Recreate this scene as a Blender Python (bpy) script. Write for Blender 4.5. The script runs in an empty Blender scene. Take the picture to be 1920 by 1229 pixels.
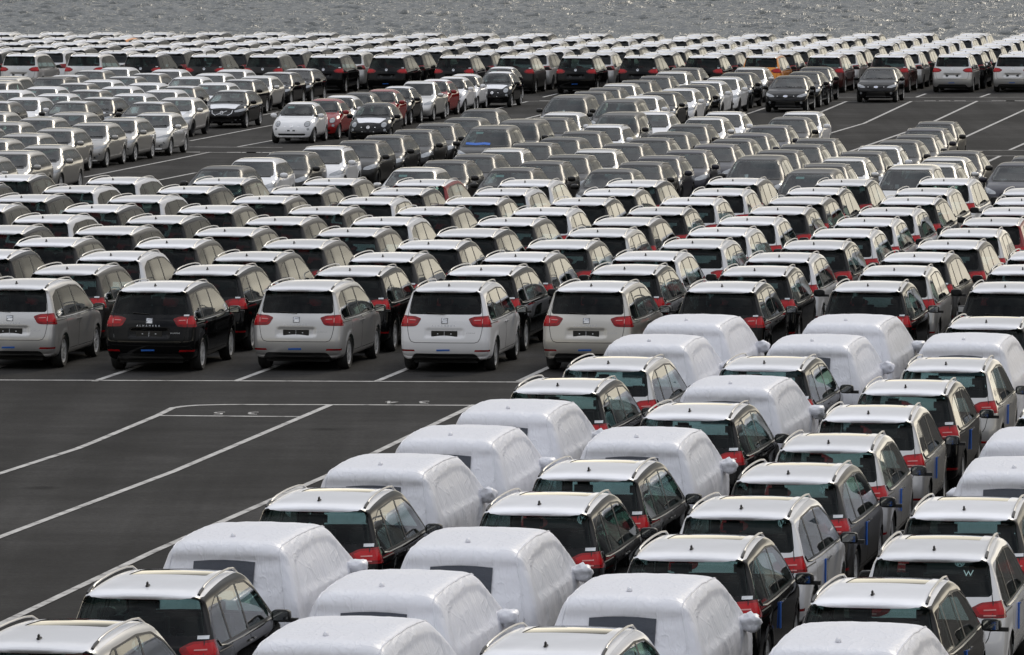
import bpy, bmesh, math, random
import numpy as np
from mathutils import Vector, Matrix, noise
from mathutils.bvhtree import BVHTree

random.seed(11)
R = math.radians
SC = bpy.context.scene
COL = SC.collection

# ------------------------------------------------------------------ camera
F_PX, HORIZON, CAM_H = 12500.0, -237.0, 10.0          # focal length in 1920-wide pixels, horizon row, lens height
cam = bpy.data.cameras.new('camera')
cam.sensor_width = 36.0
cam.lens = F_PX / 1920.0 * 36.0
cam.clip_start, cam.clip_end = 1.0, 20000.0
cam_o = bpy.data.objects.new('camera', cam); COL.objects.link(cam_o)
PITCH = math.atan((614.5 - HORIZON) / F_PX)
cam_o.location = (0, 0, CAM_H)
cam_o.rotation_euler = (math.pi / 2 - PITCH, 0, 0)
SC.camera = cam_o

# ------------------------------------------------------------------ sky and sun
SUN_AZ, SUN_EL = R(32), R(34)                          # azimuth to the right of the view, elevation
w = bpy.data.worlds.new('World'); SC.world = w; w.use_nodes = True
nt = w.node_tree; nt.nodes.clear()
def N(tree, typ, **kw):
    n = tree.nodes.new(typ)
    for k, v in kw.items(): setattr(n, k, v)
    return n
L = nt.links.new
out = N(nt, 'ShaderNodeOutputWorld'); bg = N(nt, 'ShaderNodeBackground'); bg2 = N(nt, 'ShaderNodeBackground'); msh = N(nt, 'ShaderNodeMixShader')
sky = N(nt, 'ShaderNodeTexSky', sky_type='NISHITA', sun_disc=False)
sky.sun_elevation = SUN_EL; sky.sun_rotation = SUN_AZ; sky.altitude = 10; sky.air_density = 1.0; sky.dust_density = 2.0; sky.ozone_density = 1.0
tc = N(nt, 'ShaderNodeTexCoord'); mp = N(nt, 'ShaderNodeMapping'); mp.inputs['Scale'].default_value = (1.0, 1.0, 2.4)
cn = N(nt, 'ShaderNodeTexNoise'); cn.inputs['Scale'].default_value = 2.4; cn.inputs['Detail'].default_value = 7; cn.inputs['Roughness'].default_value = .6
cr = N(nt, 'ShaderNodeValToRGB'); e = cr.color_ramp.elements; e[0].position = .33; e[0].color = (.40, .44, .52, 1); e[1].position = .68; e[1].color = (1.28, 1.29, 1.31, 1)
sep = N(nt, 'ShaderNodeSeparateXYZ'); grad = N(nt, 'ShaderNodeValToRGB'); g = grad.color_ramp.elements     # overcast layer: dim at the horizon, bright overhead
g[0].position = 0; g[0].color = (1.45, 1.28, .98, 1); g[1].position = 1; g[1].color = (1, 1, 1.02, 1)     # a pale warm strip under the cloud edge
for p_, v_ in ((.055, (1.15, 1.03, .81)), (.09, (.27, .25, .215)), (.14, (.17, .166, .157)), (.30, (.46, .455, .445)), (.55, (.86, .86, .87))): q = g.new(p_); q.color = (*v_, 1)
cm = N(nt, 'ShaderNodeMix', data_type='RGBA', blend_type='MULTIPLY'); cm.inputs[0].default_value = 1.0
cf = N(nt, 'ShaderNodeMapRange'); cf.inputs['From Min'].default_value = .30; cf.inputs['From Max'].default_value = .60; cf.inputs['To Min'].default_value = .74; cf.inputs['To Max'].default_value = .96
L(tc.outputs['Generated'], mp.inputs['Vector']); L(mp.outputs[0], cn.inputs['Vector']); L(cn.outputs['Fac'], cr.inputs[0]); L(cn.outputs['Fac'], cf.inputs['Value'])
L(tc.outputs['Generated'], sep.inputs[0]); L(sep.outputs['Z'], grad.inputs[0]); L(cr.outputs[0], cm.inputs[6]); L(grad.outputs[0], cm.inputs[7])
L(sky.outputs[0], bg.inputs['Color']); bg.inputs['Strength'].default_value = .05                    # gaps between the clouds
L(cm.outputs[2], bg2.inputs['Color']); bg2.inputs['Strength'].default_value = 1.26                   # the clouds
L(cf.outputs[0], msh.inputs[0]); L(bg.outputs[0], msh.inputs[1]); L(bg2.outputs[0], msh.inputs[2]); L(msh.outputs[0], out.inputs['Surface'])

sun = bpy.data.lights.new('sun', 'SUN'); sun.energy = 1.05; sun.angle = R(20); sun.color = (1.0, .90, .74)
sun_o = bpy.data.objects.new('sun', sun); COL.objects.link(sun_o)
sd = Vector((math.sin(SUN_AZ) * math.cos(SUN_EL), math.cos(SUN_AZ) * math.cos(SUN_EL), math.sin(SUN_EL)))
sun_o.rotation_euler = (-sd).to_track_quat('-Z', 'Y').to_euler()

SC.view_settings.view_transform = 'Standard'; SC.view_settings.look = 'None'
SC.view_settings.exposure = 0.14; SC.view_settings.gamma = 1.0
SC.render.engine = 'CYCLES'
SC.cycles.max_bounces = 8; SC.cycles.glossy_bounces = 4; SC.cycles.transparent_max_bounces = 24
SC.cycles.use_denoising = True

# ------------------------------------------------------------------ materials
M = {}
def mat(name, color=(.5, .5, .5), rough=.5, metal=0.0, coat=0.0, coat_rough=.03, spec=.5, **extra):
    m = bpy.data.materials.new(name); m.use_nodes = True
    b = m.node_tree.nodes['Principled BSDF']
    b.inputs['Base Color'].default_value = (*color, 1); b.inputs['Roughness'].default_value = rough
    b.inputs['Metallic'].default_value = metal; b.inputs['Coat Weight'].default_value = coat
    b.inputs['Coat Roughness'].default_value = coat_rough; b.inputs['Specular IOR Level'].default_value = spec
    for k, v in extra.items(): b.inputs[k].default_value = v
    M[name] = m
    return m
def nz(m, scale, detail=4, rough=.55, vec=None, coord='Object', mapscale=None):
    t = m.node_tree
    c = N(t, 'ShaderNodeTexCoord'); n = N(t, 'ShaderNodeTexNoise')
    n.inputs['Scale'].default_value = scale; n.inputs['Detail'].default_value = detail; n.inputs['Roughness'].default_value = rough
    if mapscale:
        mm = N(t, 'ShaderNodeMapping'); mm.inputs['Scale'].default_value = mapscale
        t.links.new(c.outputs[coord], mm.inputs['Vector']); t.links.new(mm.outputs[0], n.inputs['Vector'])
    else: t.links.new(c.outputs[coord], n.inputs['Vector'])
    return n
def ramp(m, src, stops):
    t = m.node_tree; r = N(t, 'ShaderNodeValToRGB'); e = r.color_ramp.elements
    while len(e) < len(stops): e.new(.5)
    for q, (p, c) in zip(e, stops): q.position = p; q.color = (*c, 1) if len(c) == 3 else c
    t.links.new(src, r.inputs[0]); return r
def bump(m, src, strength, dist):
    t = m.node_tree; b = N(t, 'ShaderNodeBump'); b.inputs['Strength'].default_value = strength; b.inputs['Distance'].default_value = dist
    t.links.new(src, b.inputs['Height']); t.links.new(b.outputs[0], t.nodes['Principled BSDF'].inputs['Normal']); return b

def paint(name, color, metal=0.0, rough=.38, ior=1.5, coat=1.0):
    m = mat(name, color, rough, metal, coat=coat, coat_rough=.025, spec=.0 if metal == 0 else .25, **{'Coat IOR': ior})
    n = nz(m, 3.0, 6)                                   # a film of travel dust dulls the lacquer in patches
    r = ramp(m, n.outputs['Fac'], [(.40, (.01,) * 3), (.80, (.07,) * 3)])
    m.node_tree.links.new(r.outputs[0], m.node_tree.nodes['Principled BSDF'].inputs['Coat Roughness'])
    return m
paint('paint_silver', (.52, .515, .505), .55, .34)
paint('paint_white', (.72, .72, .73), 0, .4)
paint('paint_beige', (.50, .48, .44), .5, .34)
paint('paint_black', (.003, .003, .0033), 0, .3, 1.33)
paint('paint_grey', (.015, .0142, .0135), .1, .35, 1.33, .38)
paint('paint_slate', (.028, .027, .036), .2, .35, 1.35, .45)
paint('paint_ash', (.29, .283, .27), .5, .36)
paint('paint_brown', (.10, .085, .07), .4, .36)
paint('paint_red', (.23, .012, .012), 0, .35)
paint('paint_maroon', (.055, .012, .010), .2, .35)
paint('paint_orange', (.80, .27, .012), .1, .38)
PAINT = dict(s='paint_silver', w='paint_white', b='paint_beige', k='paint_black', g='paint_grey', n='paint_slate',
             a='paint_ash', r='paint_red', m='paint_maroon', o='paint_orange', d='paint_brown')
CNAME = dict(s='silver', w='white', b='beige', k='black', g='dark grey', n='slate grey', a='silver grey', r='red', m='maroon', o='orange', d='brown')

m = mat('film', (.70, .71, .74), .35, coat=.55, coat_rough=.09)
n = nz(m, 7, 5); bump(m, n.outputs['Fac'], .12, .004)
t = m.node_tree; oi = N(t, 'ShaderNodeObjectInfo'); n = nz(m, 1.3, 5)       # each film is a little more or less dusty
sm = N(t, 'ShaderNodeMath', operation='MULTIPLY_ADD'); sm.inputs[1].default_value = .55; t.links.new(oi.outputs['Random'], sm.inputs[0]); t.links.new(n.outputs['Fac'], sm.inputs[2])
r = ramp(m, sm.outputs[0], [(.40, (.83, .84, .885)), (1.0, (.64, .648, .675))]); t.links.new(r.outputs[0], t.nodes['Principled BSDF'].inputs['Base Color'])
mat('black_plastic', (.012, .012, .012), .45)
mat('seam_dark', (.006, .006, .006), .6)
mat('underbody', (.006, .006, .006), .9)
mat('rubber', (.014, .014, .014), .75)
mat('chrome', (.62, .62, .62), .16, 1.0)
mat('rail_metal', (.55, .54, .52), .28, 1.0)
mat('rim_metal', (.62, .62, .62), .35, .45)
mat('plate', (.010, .010, .010), .35)
mat('tape_blue', (.025, .13, .50), .5)
mat('paper', (.70, .72, .74), .6)
mat('paper_teal', (.45, .66, .64), .6)
mat('seat_cloth', (.030, .030, .033), .9)
mat('liner', (.10, .10, .095), .9)
mat('emblem_grey', (.16, .165, .17), .3, .5)
mat('grille', (.008, .008, .008), .4)
mat('lens_clear', (.26, .27, .28), .15, .4, coat=1.0)
mat('mirror_glass', (.35, .37, .38), .05, 1.0)
mat('brake_red', (.07, .006, .006), .25, coat=1)
m = mat('net_patch', (.030, .036, .050), .28)
n = nz(m, 6, 4); bump(m, n.outputs['Fac'], .5, .03)
mat('lamp_bright', (.44, .008, .012), .15, coat=.35, spec=.2, **{'Coat IOR': 1.4})
m = mat('lamp_red', (.34, .010, .012), .2, coat=.6, spec=.2, **{'Coat IOR': 1.4})
n = nz(m, 7, 1, mapscale=(1, 1, 3)); r = ramp(m, n.outputs['Fac'], [(.35, (.15, .002, .004)), (.70, (.32, .006, .008))])
m.node_tree.links.new(r.outputs[0], m.node_tree.nodes['Principled BSDF'].inputs['Base Color'])
mat('lamp_pale', (.60, .22, .20), .2, coat=1.0)

def glass(name, tint, rough=.02, ior=1.5, body=None):
    m = bpy.data.materials.new(name); m.use_nodes = True; t = m.node_tree; t.nodes.clear()
    o = N(t, 'ShaderNodeOutputMaterial'); mx = N(t, 'ShaderNodeMixShader')
    f0 = ((ior - 1) / (ior + 1)) ** 2                   # a thin pane reflects the same from both sides (Schlick)
    lw = N(t, 'ShaderNodeLayerWeight'); pw = N(t, 'ShaderNodeMath', operation='POWER'); pw.inputs[1].default_value = 5.0; fr = N(t, 'ShaderNodeMath', operation='MULTIPLY_ADD')
    fr.inputs[1].default_value = 1 - f0; fr.inputs[2].default_value = f0; t.links.new(lw.outputs['Facing'], pw.inputs[0]); t.links.new(pw.outputs[0], fr.inputs[0])
    if body: tr = N(t, 'ShaderNodeBsdfDiffuse')
    else: tr = N(t, 'ShaderNodeBsdfTransparent')
    tr.inputs['Color'].default_value = (*(body or tint), 1)
    gl = N(t, 'ShaderNodeBsdfGlossy'); gl.inputs['Roughness'].default_value = rough; gl.inputs['Color'].default_value = (.95, .96, .96, 1)
    t.links.new(fr.outputs[0], mx.inputs[0]); t.links.new(tr.outputs[0], mx.inputs[1]); t.links.new(gl.outputs[0], mx.inputs[2])
    t.links.new(mx.outputs[0], o.inputs['Surface']); M[name] = m; return m
glass('glass_privacy', (.11, .16, .16), ior=1.28)
glass('glass_tinted', (.38, .53, .52), ior=1.3)
glass('glass_screen', (.36, .46, .45), ior=1.62)
glass('glass_clear', (.50, .62, .60), ior=1.45)
glass('glass_dark', None, ior=1.36, body=(.010, .012, .013))

# wrapping film of the covered cars
m = mat('wrap', (.80, .81, .86), .40, coat=.12, coat_rough=.2)
t = m.node_tree; p = t.nodes['Principled BSDF']
def crease(rot, scale, mapscale, width):                # thin taut creases: the zero line of a stretched noise
    c = N(t, 'ShaderNodeTexCoord'); mm = N(t, 'ShaderNodeMapping'); mm.inputs['Rotation'].default_value = rot; mm.inputs['Scale'].default_value = mapscale
    n = N(t, 'ShaderNodeTexNoise'); n.inputs['Scale'].default_value = scale; n.inputs['Detail'].default_value = 3; n.inputs['Distortion'].default_value = .5
    t.links.new(c.outputs['Object'], mm.inputs['Vector']); t.links.new(mm.outputs[0], n.inputs['Vector'])
    s_ = N(t, 'ShaderNodeMath', operation='SUBTRACT'); s_.inputs[1].default_value = .5; t.links.new(n.outputs['Fac'], s_.inputs[0])
    a_ = N(t, 'ShaderNodeMath', operation='ABSOLUTE'); t.links.new(s_.outputs[0], a_.inputs[0])
    r_ = N(t, 'ShaderNodeMapRange', interpolation_type='SMOOTHSTEP'); r_.inputs['From Max'].default_value = width; r_.inputs['To Min'].default_value = 1; r_.inputs['To Max'].default_value = 0
    t.links.new(a_.outputs[0], r_.inputs['Value']); return r_.outputs[0]
c1, c2_, c3 = crease((0, R(35), 0), 2.2, (1.6, 1.0, .35), .07), crease((R(40), R(-25), R(20)), 3.0, (1.2, 1.4, .30), .06), crease((R(-35), 0, R(70)), 2.6, (.4, 1.6, .8), .05)
ad1 = N(t, 'ShaderNodeMath', operation='ADD'); t.links.new(c1, ad1.inputs[0]); t.links.new(c2_, ad1.inputs[1])
ad2 = N(t, 'ShaderNodeMath', operation='ADD'); t.links.new(ad1.outputs[0], ad2.inputs[0]); t.links.new(c3, ad2.inputs[1])
bump(m, ad2.outputs[0], .36, .010)
tl = N(t, 'ShaderNodeBsdfTranslucent'); tl.inputs['Color'].default_value = (.75, .73, .70, 1)
mx = N(t, 'ShaderNodeMixShader'); mx.inputs[0].default_value = .16
t.links.new(p.outputs[0], mx.inputs[1]); t.links.new(tl.outputs[0], mx.inputs[2]); t.links.new(mx.outputs[0], t.nodes['Material Output'].inputs['Surface'])

# ground, markings, water
m = mat('asphalt', (.045, .044, .043), .92, spec=.08)
n1 = nz(m, .09, 5, .6); n2 = nz(m, .7, 8, .72, mapscale=(.55, 1.0, 1)); n3 = nz(m, 11, 4, .75)
t = m.node_tree
a = N(t, 'ShaderNodeMath', operation='MULTIPLY_ADD'); a.inputs[1].default_value = .5; t.links.new(n1.outputs['Fac'], a.inputs[0]); 
bq = N(t, 'ShaderNodeMath', operation='MULTIPLY'); bq.inputs[1].default_value = .35; t.links.new(n2.outputs['Fac'], bq.inputs[0]); t.links.new(bq.outputs[0], a.inputs[2])
c2 = N(t, 'ShaderNodeMath', operation='MULTIPLY_ADD'); c2.inputs[1].default_value = .34; t.links.new(n3.outputs['Fac'], c2.inputs[0]); t.links.new(a.outputs[0], c2.inputs[2])
r = ramp(m, c2.outputs[0], [(.42, (.017, .0165, .0158)), (.58, (.033, .0320, .0309)), (.74, (.060, .0580, .0560))])
vo = N(t, 'ShaderNodeTexVoronoi'); vo.inputs['Scale'].default_value = .33; oc = N(t, 'ShaderNodeTexCoord'); dn = nz(m, 2.2, 4)       # oil drips where cars have stood
om = N(t, 'ShaderNodeMix', data_type='VECTOR'); om.inputs[0].default_value = .12; t.links.new(oc.outputs['Object'], om.inputs[4]); t.links.new(dn.outputs['Color'], om.inputs[5]); t.links.new(om.outputs[1], vo.inputs['Vector'])
sr = ramp(m, vo.outputs['Distance'], [(.03, (.45, .45, .45)), (.11, (1, 1, 1))])
wv = nz(m, 1.0, 3, .5, mapscale=(1.1, .035, 1)); wv.inputs['Distortion'].default_value = .3; wr = ramp(m, wv.outputs['Fac'], [(.40, (.80, .80, .80)), (.56, (1.0, 1.0, 1.0)), (.70, (1.10, 1.10, 1.10))])   # long tyre-polished streaks down the lanes
m1 = N(t, 'ShaderNodeMix', data_type='RGBA', blend_type='MULTIPLY'); m1.inputs[0].default_value = 1; t.links.new(r.outputs[0], m1.inputs[6]); t.links.new(sr.outputs[0], m1.inputs[7])
m2 = N(t, 'ShaderNodeMix', data_type='RGBA', blend_type='MULTIPLY'); m2.inputs[0].default_value = 1; t.links.new(m1.outputs[2], m2.inputs[6]); t.links.new(wr.outputs[0], m2.inputs[7])
t.links.new(m2.outputs[2], t.nodes['Principled BSDF'].inputs['Base Color']); bump(m, n3.outputs['Fac'], .5, .01)
m = mat('line_paint', (.55, .54, .51), .7)
n1 = nz(m, 2.6, 8, .75); r = ramp(m, n1.outputs['Fac'], [(.36, (.07, .068, .064)), (.46, (.33, .32, .305)), (.7, (.54, .53, .505))])
m.node_tree.links.new(r.outputs[0], m.node_tree.nodes['Principled BSDF'].inputs['Base Color'])
mat('concrete', (.22, .21, .20), .85)
m = mat('water', (.030, .036, .032), .09, spec=.5)
t = m.node_tree
n1 = nz(m, 1.0, 5, .6, mapscale=(3.0, 1.2, 1))
bump(m, n1.outputs['Fac'], .8, .2)

# ------------------------------------------------------------------ body engine
# A car body is a closed surface: side outline x section widths, blended with rounded edges, meshed on a grid; windows,
# lamps, doors and film are then cut out of that surface along their own outlines.
def spline(pts, n=6, closed=False):
    P = [np.array(p, float) for p in pts]; o = []
    k = len(P)
    for i in range(k if closed else k - 1):
        p1, p2 = P[i], P[(i + 1) % k]
        p0 = P[(i - 1) % k] if closed or i > 0 else p1
        p3 = P[(i + 2) % k] if closed or i + 2 < k else p2
        for s in range(n):
            t = s / n
            o.append(((2 * t**3 - 3 * t**2 + 1) * p1 + (t**3 - 2 * t**2 + t) * (p2 - p0) * .42 + (-2 * t**3 + 3 * t**2) * p2 + (t**3 - t**2) * (p3 - p1) * .42))
    if not closed: o.append(P[-1])
    return np.array(o)
def table(pts, lo, hi, sig, n=400):
    xs = np.linspace(lo, hi, n); v = np.interp(xs, [p[0] for p in pts], [p[1] for p in pts])
    h = (hi - lo) / n; kx = np.arange(-int(3 * sig / h) - 1, int(3 * sig / h) + 2); kk = np.exp(-.5 * (kx * h / sig)**2); kk /= kk.sum()
    pad = len(kx) // 2; v = np.convolve(np.pad(v, pad, 'edge'), kk, 'valid')
    return xs, v
class Body:
    def __init__(s, sp):
        s.sp = sp; s.L, s.W, s.H = sp['L'], sp['W'], sp['H']
        poly = spline(sp['sil'], 5, True)
        s.x0, s.z0, s.h = -s.L / 2 - .35, -.1, .012
        s.nx, s.nz = int((s.L + .7) / s.h) + 2, int((s.H + .4) / s.h) + 2
        X, Z = np.meshgrid(s.x0 + np.arange(s.nx) * s.h, s.z0 + np.arange(s.nz) * s.h, indexing='ij')
        d2 = np.full(X.shape, 1e9); ins = np.zeros(X.shape, bool)
        for a, b in zip(poly, np.roll(poly, -1, 0)):
            e = b - a; wx, wz = X - a[0], Z - a[1]
            t = np.clip((wx * e[0] + wz * e[1]) / (e @ e + 1e-12), 0, 1)
            d2 = np.minimum(d2, (wx - t * e[0])**2 + (wz - t * e[1])**2)
            c = (a[1] > Z) != (b[1] > Z)
            with np.errstate(divide='ignore', invalid='ignore'):
                ins ^= c & (X < e[0] * (Z - a[1]) / (e[1] if e[1] else 1e-9) + a[0])
        s.sd = np.where(ins, -1, 1) * np.sqrt(d2)
        s.sec = table(sp['sec'], -.1, s.H + .3, .035); s.plan = table(sp['plan'], -s.L / 2 - .3, s.L / 2 + .3, .12)
    def f(s, x, y, z):
        sp = s.sp; ay = np.abs(y); yn = ay / (s.W / 2); y2 = yn * yn
        xe = x * (1 + np.where(x < 0, sp['bow_r'], sp['bow_f']) * y2)
        ze = z + sp['crown'] * y2 * np.clip((z - .7) / .7, 0, 1)
        gx = np.clip((xe - s.x0) / s.h, 0, s.nx - 1.001); gz = np.clip((ze - s.z0) / s.h, 0, s.nz - 1.001)
        i, j = gx.astype(int), gz.astype(int); u, v = gx - i, gz - j; S = s.sd
        a = (S[i, j] * (1 - u) + S[i + 1, j] * u) * (1 - v) + (S[i, j + 1] * (1 - u) + S[i + 1, j + 1] * u) * v
        wd = np.interp(z, *s.sec) * np.interp(x, *s.plan)
        for ax in sp['axles']:
            rr = np.hypot(x - ax, z - sp['wr']); wd = wd + sp.get('flare', .012) * np.exp(-((rr - sp['wr'] - .06) / .05)**2)
        b = (ay - wd) * .95; k = sp['k']
        hh = np.maximum(k - np.abs(a - b), 0) / k
        F = np.maximum(a, b) + hh * hh * k * .25
        for (sx, yc, zc, hy, hz, dep, so) in sp.get('dents', ()):
            m_ = np.clip((hy - np.abs(y - yc)) / so, 0, 1) * np.clip((hz - np.abs(z - zc)) / so, 0, 1)
            m_ = m_ * m_ * (3 - 2 * m_); F = F + dep * m_ * (x * sx > s.L * .36)
        return F
    def grad(s, P, e=.004):
        x, y, z = P.T
        return np.stack([s.f(x + e, y, z) - s.f(x - e, y, z), s.f(x, y + e, z) - s.f(x, y - e, z), s.f(x, y, z + e) - s.f(x, y, z - e)], 1) / (2 * e)
    def project(s, P, it=4):
        for _ in range(it):
            g = s.grad(P); P = P - (s.f(*P.T) / np.maximum((g * g).sum(1), .09))[:, None] * g * .9
        return P
    def normals(s, P):
        g = s.grad(P, .008); return g / np.maximum(np.linalg.norm(g, axis=1), 1e-9)[:, None]
    def ray(s, axis, sign, a, b):
        """first hit from outside along an axis; a, b are the two other coordinates (in x,y,z order)"""
        lim = (s.L / 2 + .2) if axis == 0 else (s.W / 2 + .2) if axis == 1 else s.H + .15
        o = [i for i in range(3) if i != axis]
        def ev(t):
            q = [None] * 3; q[axis] = sign * t; q[o[0]] = np.full(t.shape, float(a)); q[o[1]] = np.full(t.shape, float(b)); return s.f(*q)
        t = np.arange(lim, -lim, -.03); v = ev(t); i = int(np.argmax(v <= 0))
        if i == 0: return sign * lim * .9
        t = np.linspace(t[i - 1], t[i], 9); v = ev(t); i = max(1, int(np.argmax(v <= 0)))
        return sign * float(t[i - 1] + (t[i] - t[i - 1]) * v[i - 1] / (v[i - 1] - v[i] + 1e-12))
    def mesh(s, vx):
        hx, hy, hz = vx
        xs = np.arange(-s.L / 2 - 2 * hx, s.L / 2 + 2.5 * hx, hx); ny = int(s.W / 2 / hy) + 3
        ys = np.arange(-ny, ny + 1) * hy; zs = np.arange(.02, s.H + 2.5 * hz, hz)
        V = s.f(*[c.ravel() for c in np.meshgrid(xs, ys, zs, indexing='ij')]).reshape(len(xs), len(ys), len(zs))
        sg = V < 0
        c8 = [sg[i:sg.shape[0] - 1 + i, j:sg.shape[1] - 1 + j, k:sg.shape[2] - 1 + k] for i in (0, 1) for j in (0, 1) for k in (0, 1)]
        cnt = sum(c.astype(int) for c in c8); cells = np.argwhere((cnt > 0) & (cnt < 8))
        idx = -np.ones(cnt.shape, int); idx[tuple(cells.T)] = np.arange(len(cells))
        acc = np.zeros((len(cells), 3)); num = np.zeros(len(cells))
        ci, cj, ck = cells.T; org = np.array([xs[0], ys[0], zs[0]]); hh = np.array([hx, hy, hz])
        for ax in range(3):
            for p in (0, 1):
                for q in (0, 1):
                    o0 = [0, 0, 0]; ot = [i for i in range(3) if i != ax]; o0[ot[0]], o0[ot[1]] = p, q; o1 = list(o0); o1[ax] = 1
                    v0, v1 = V[ci + o0[0], cj + o0[1], ck + o0[2]], V[ci + o1[0], cj + o1[1], ck + o1[2]]
                    m_ = (v0 < 0) != (v1 < 0); t = np.where(m_, v0 / np.where(v0 == v1, 1, v0 - v1), 0)
                    pos = cells + np.array(o0) + 0.0; pos[:, ax] += t; acc += pos * m_[:, None]; num += m_
        P = org + acc / num[:, None] * hh
        Q = []
        for ax in range(3):
            b_, c_ = (ax + 1) % 3, (ax + 2) % 3
            s0 = np.moveaxis(sg, (ax, b_, c_), (0, 1, 2)); ix = np.moveaxis(idx, (ax, b_, c_), (0, 1, 2))
            e = np.argwhere(s0[:-1, 1:-1, 1:-1] != s0[1:, 1:-1, 1:-1]); i, j, k = e[:, 0], e[:, 1] + 1, e[:, 2] + 1
            q = np.stack([ix[i, j - 1, k - 1], ix[i, j, k - 1], ix[i, j, k], ix[i, j - 1, k]], 1)
            fl = ~s0[i, j, k]; q[fl] = q[fl][:, ::-1]; Q.append(q)
        Q = np.concatenate(Q); Q = Q[(Q >= 0).all(1)]
        for _ in range(2):                               # relax, then back onto the surface
            S = np.zeros_like(P); n = np.zeros(len(P))
            for a in range(4):
                np.add.at(S, Q[:, a], P[Q[:, (a + 1) % 4]] + P[Q[:, a - 1]]); np.add.at(n, Q[:, a], 2)
            P = s.project(.5 * P + .5 * S / np.maximum(n, 1)[:, None], 3)
        return P, Q

def rpoly(pts, r=.03, n=3):
    """round the corners of a convex outline"""
    P = [np.array(p, float) for p in pts]; o = []
    for i, p in enumerate(P):
        a, b = P[i - 1], P[(i + 1) % len(P)]
        da, db = a - p, b - p; la, lb = np.linalg.norm(da), np.linalg.norm(db); rr = min(r, .45 * la, .45 * lb)
        s, e = p + da / la * rr, p + db / lb * rr
        for t in np.linspace(0, 1, n): o.append((1 - t)**2 * s + 2 * t * (1 - t) * p + t * t * e)
    return o
def circle(cx, cy, r, n=16): return [(cx + r * math.cos(2 * math.pi * i / n), cy + r * math.sin(2 * math.pi * i / n)) for i in range(n)]
def mir(p): return [(-a, b) for a, b in p]

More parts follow.
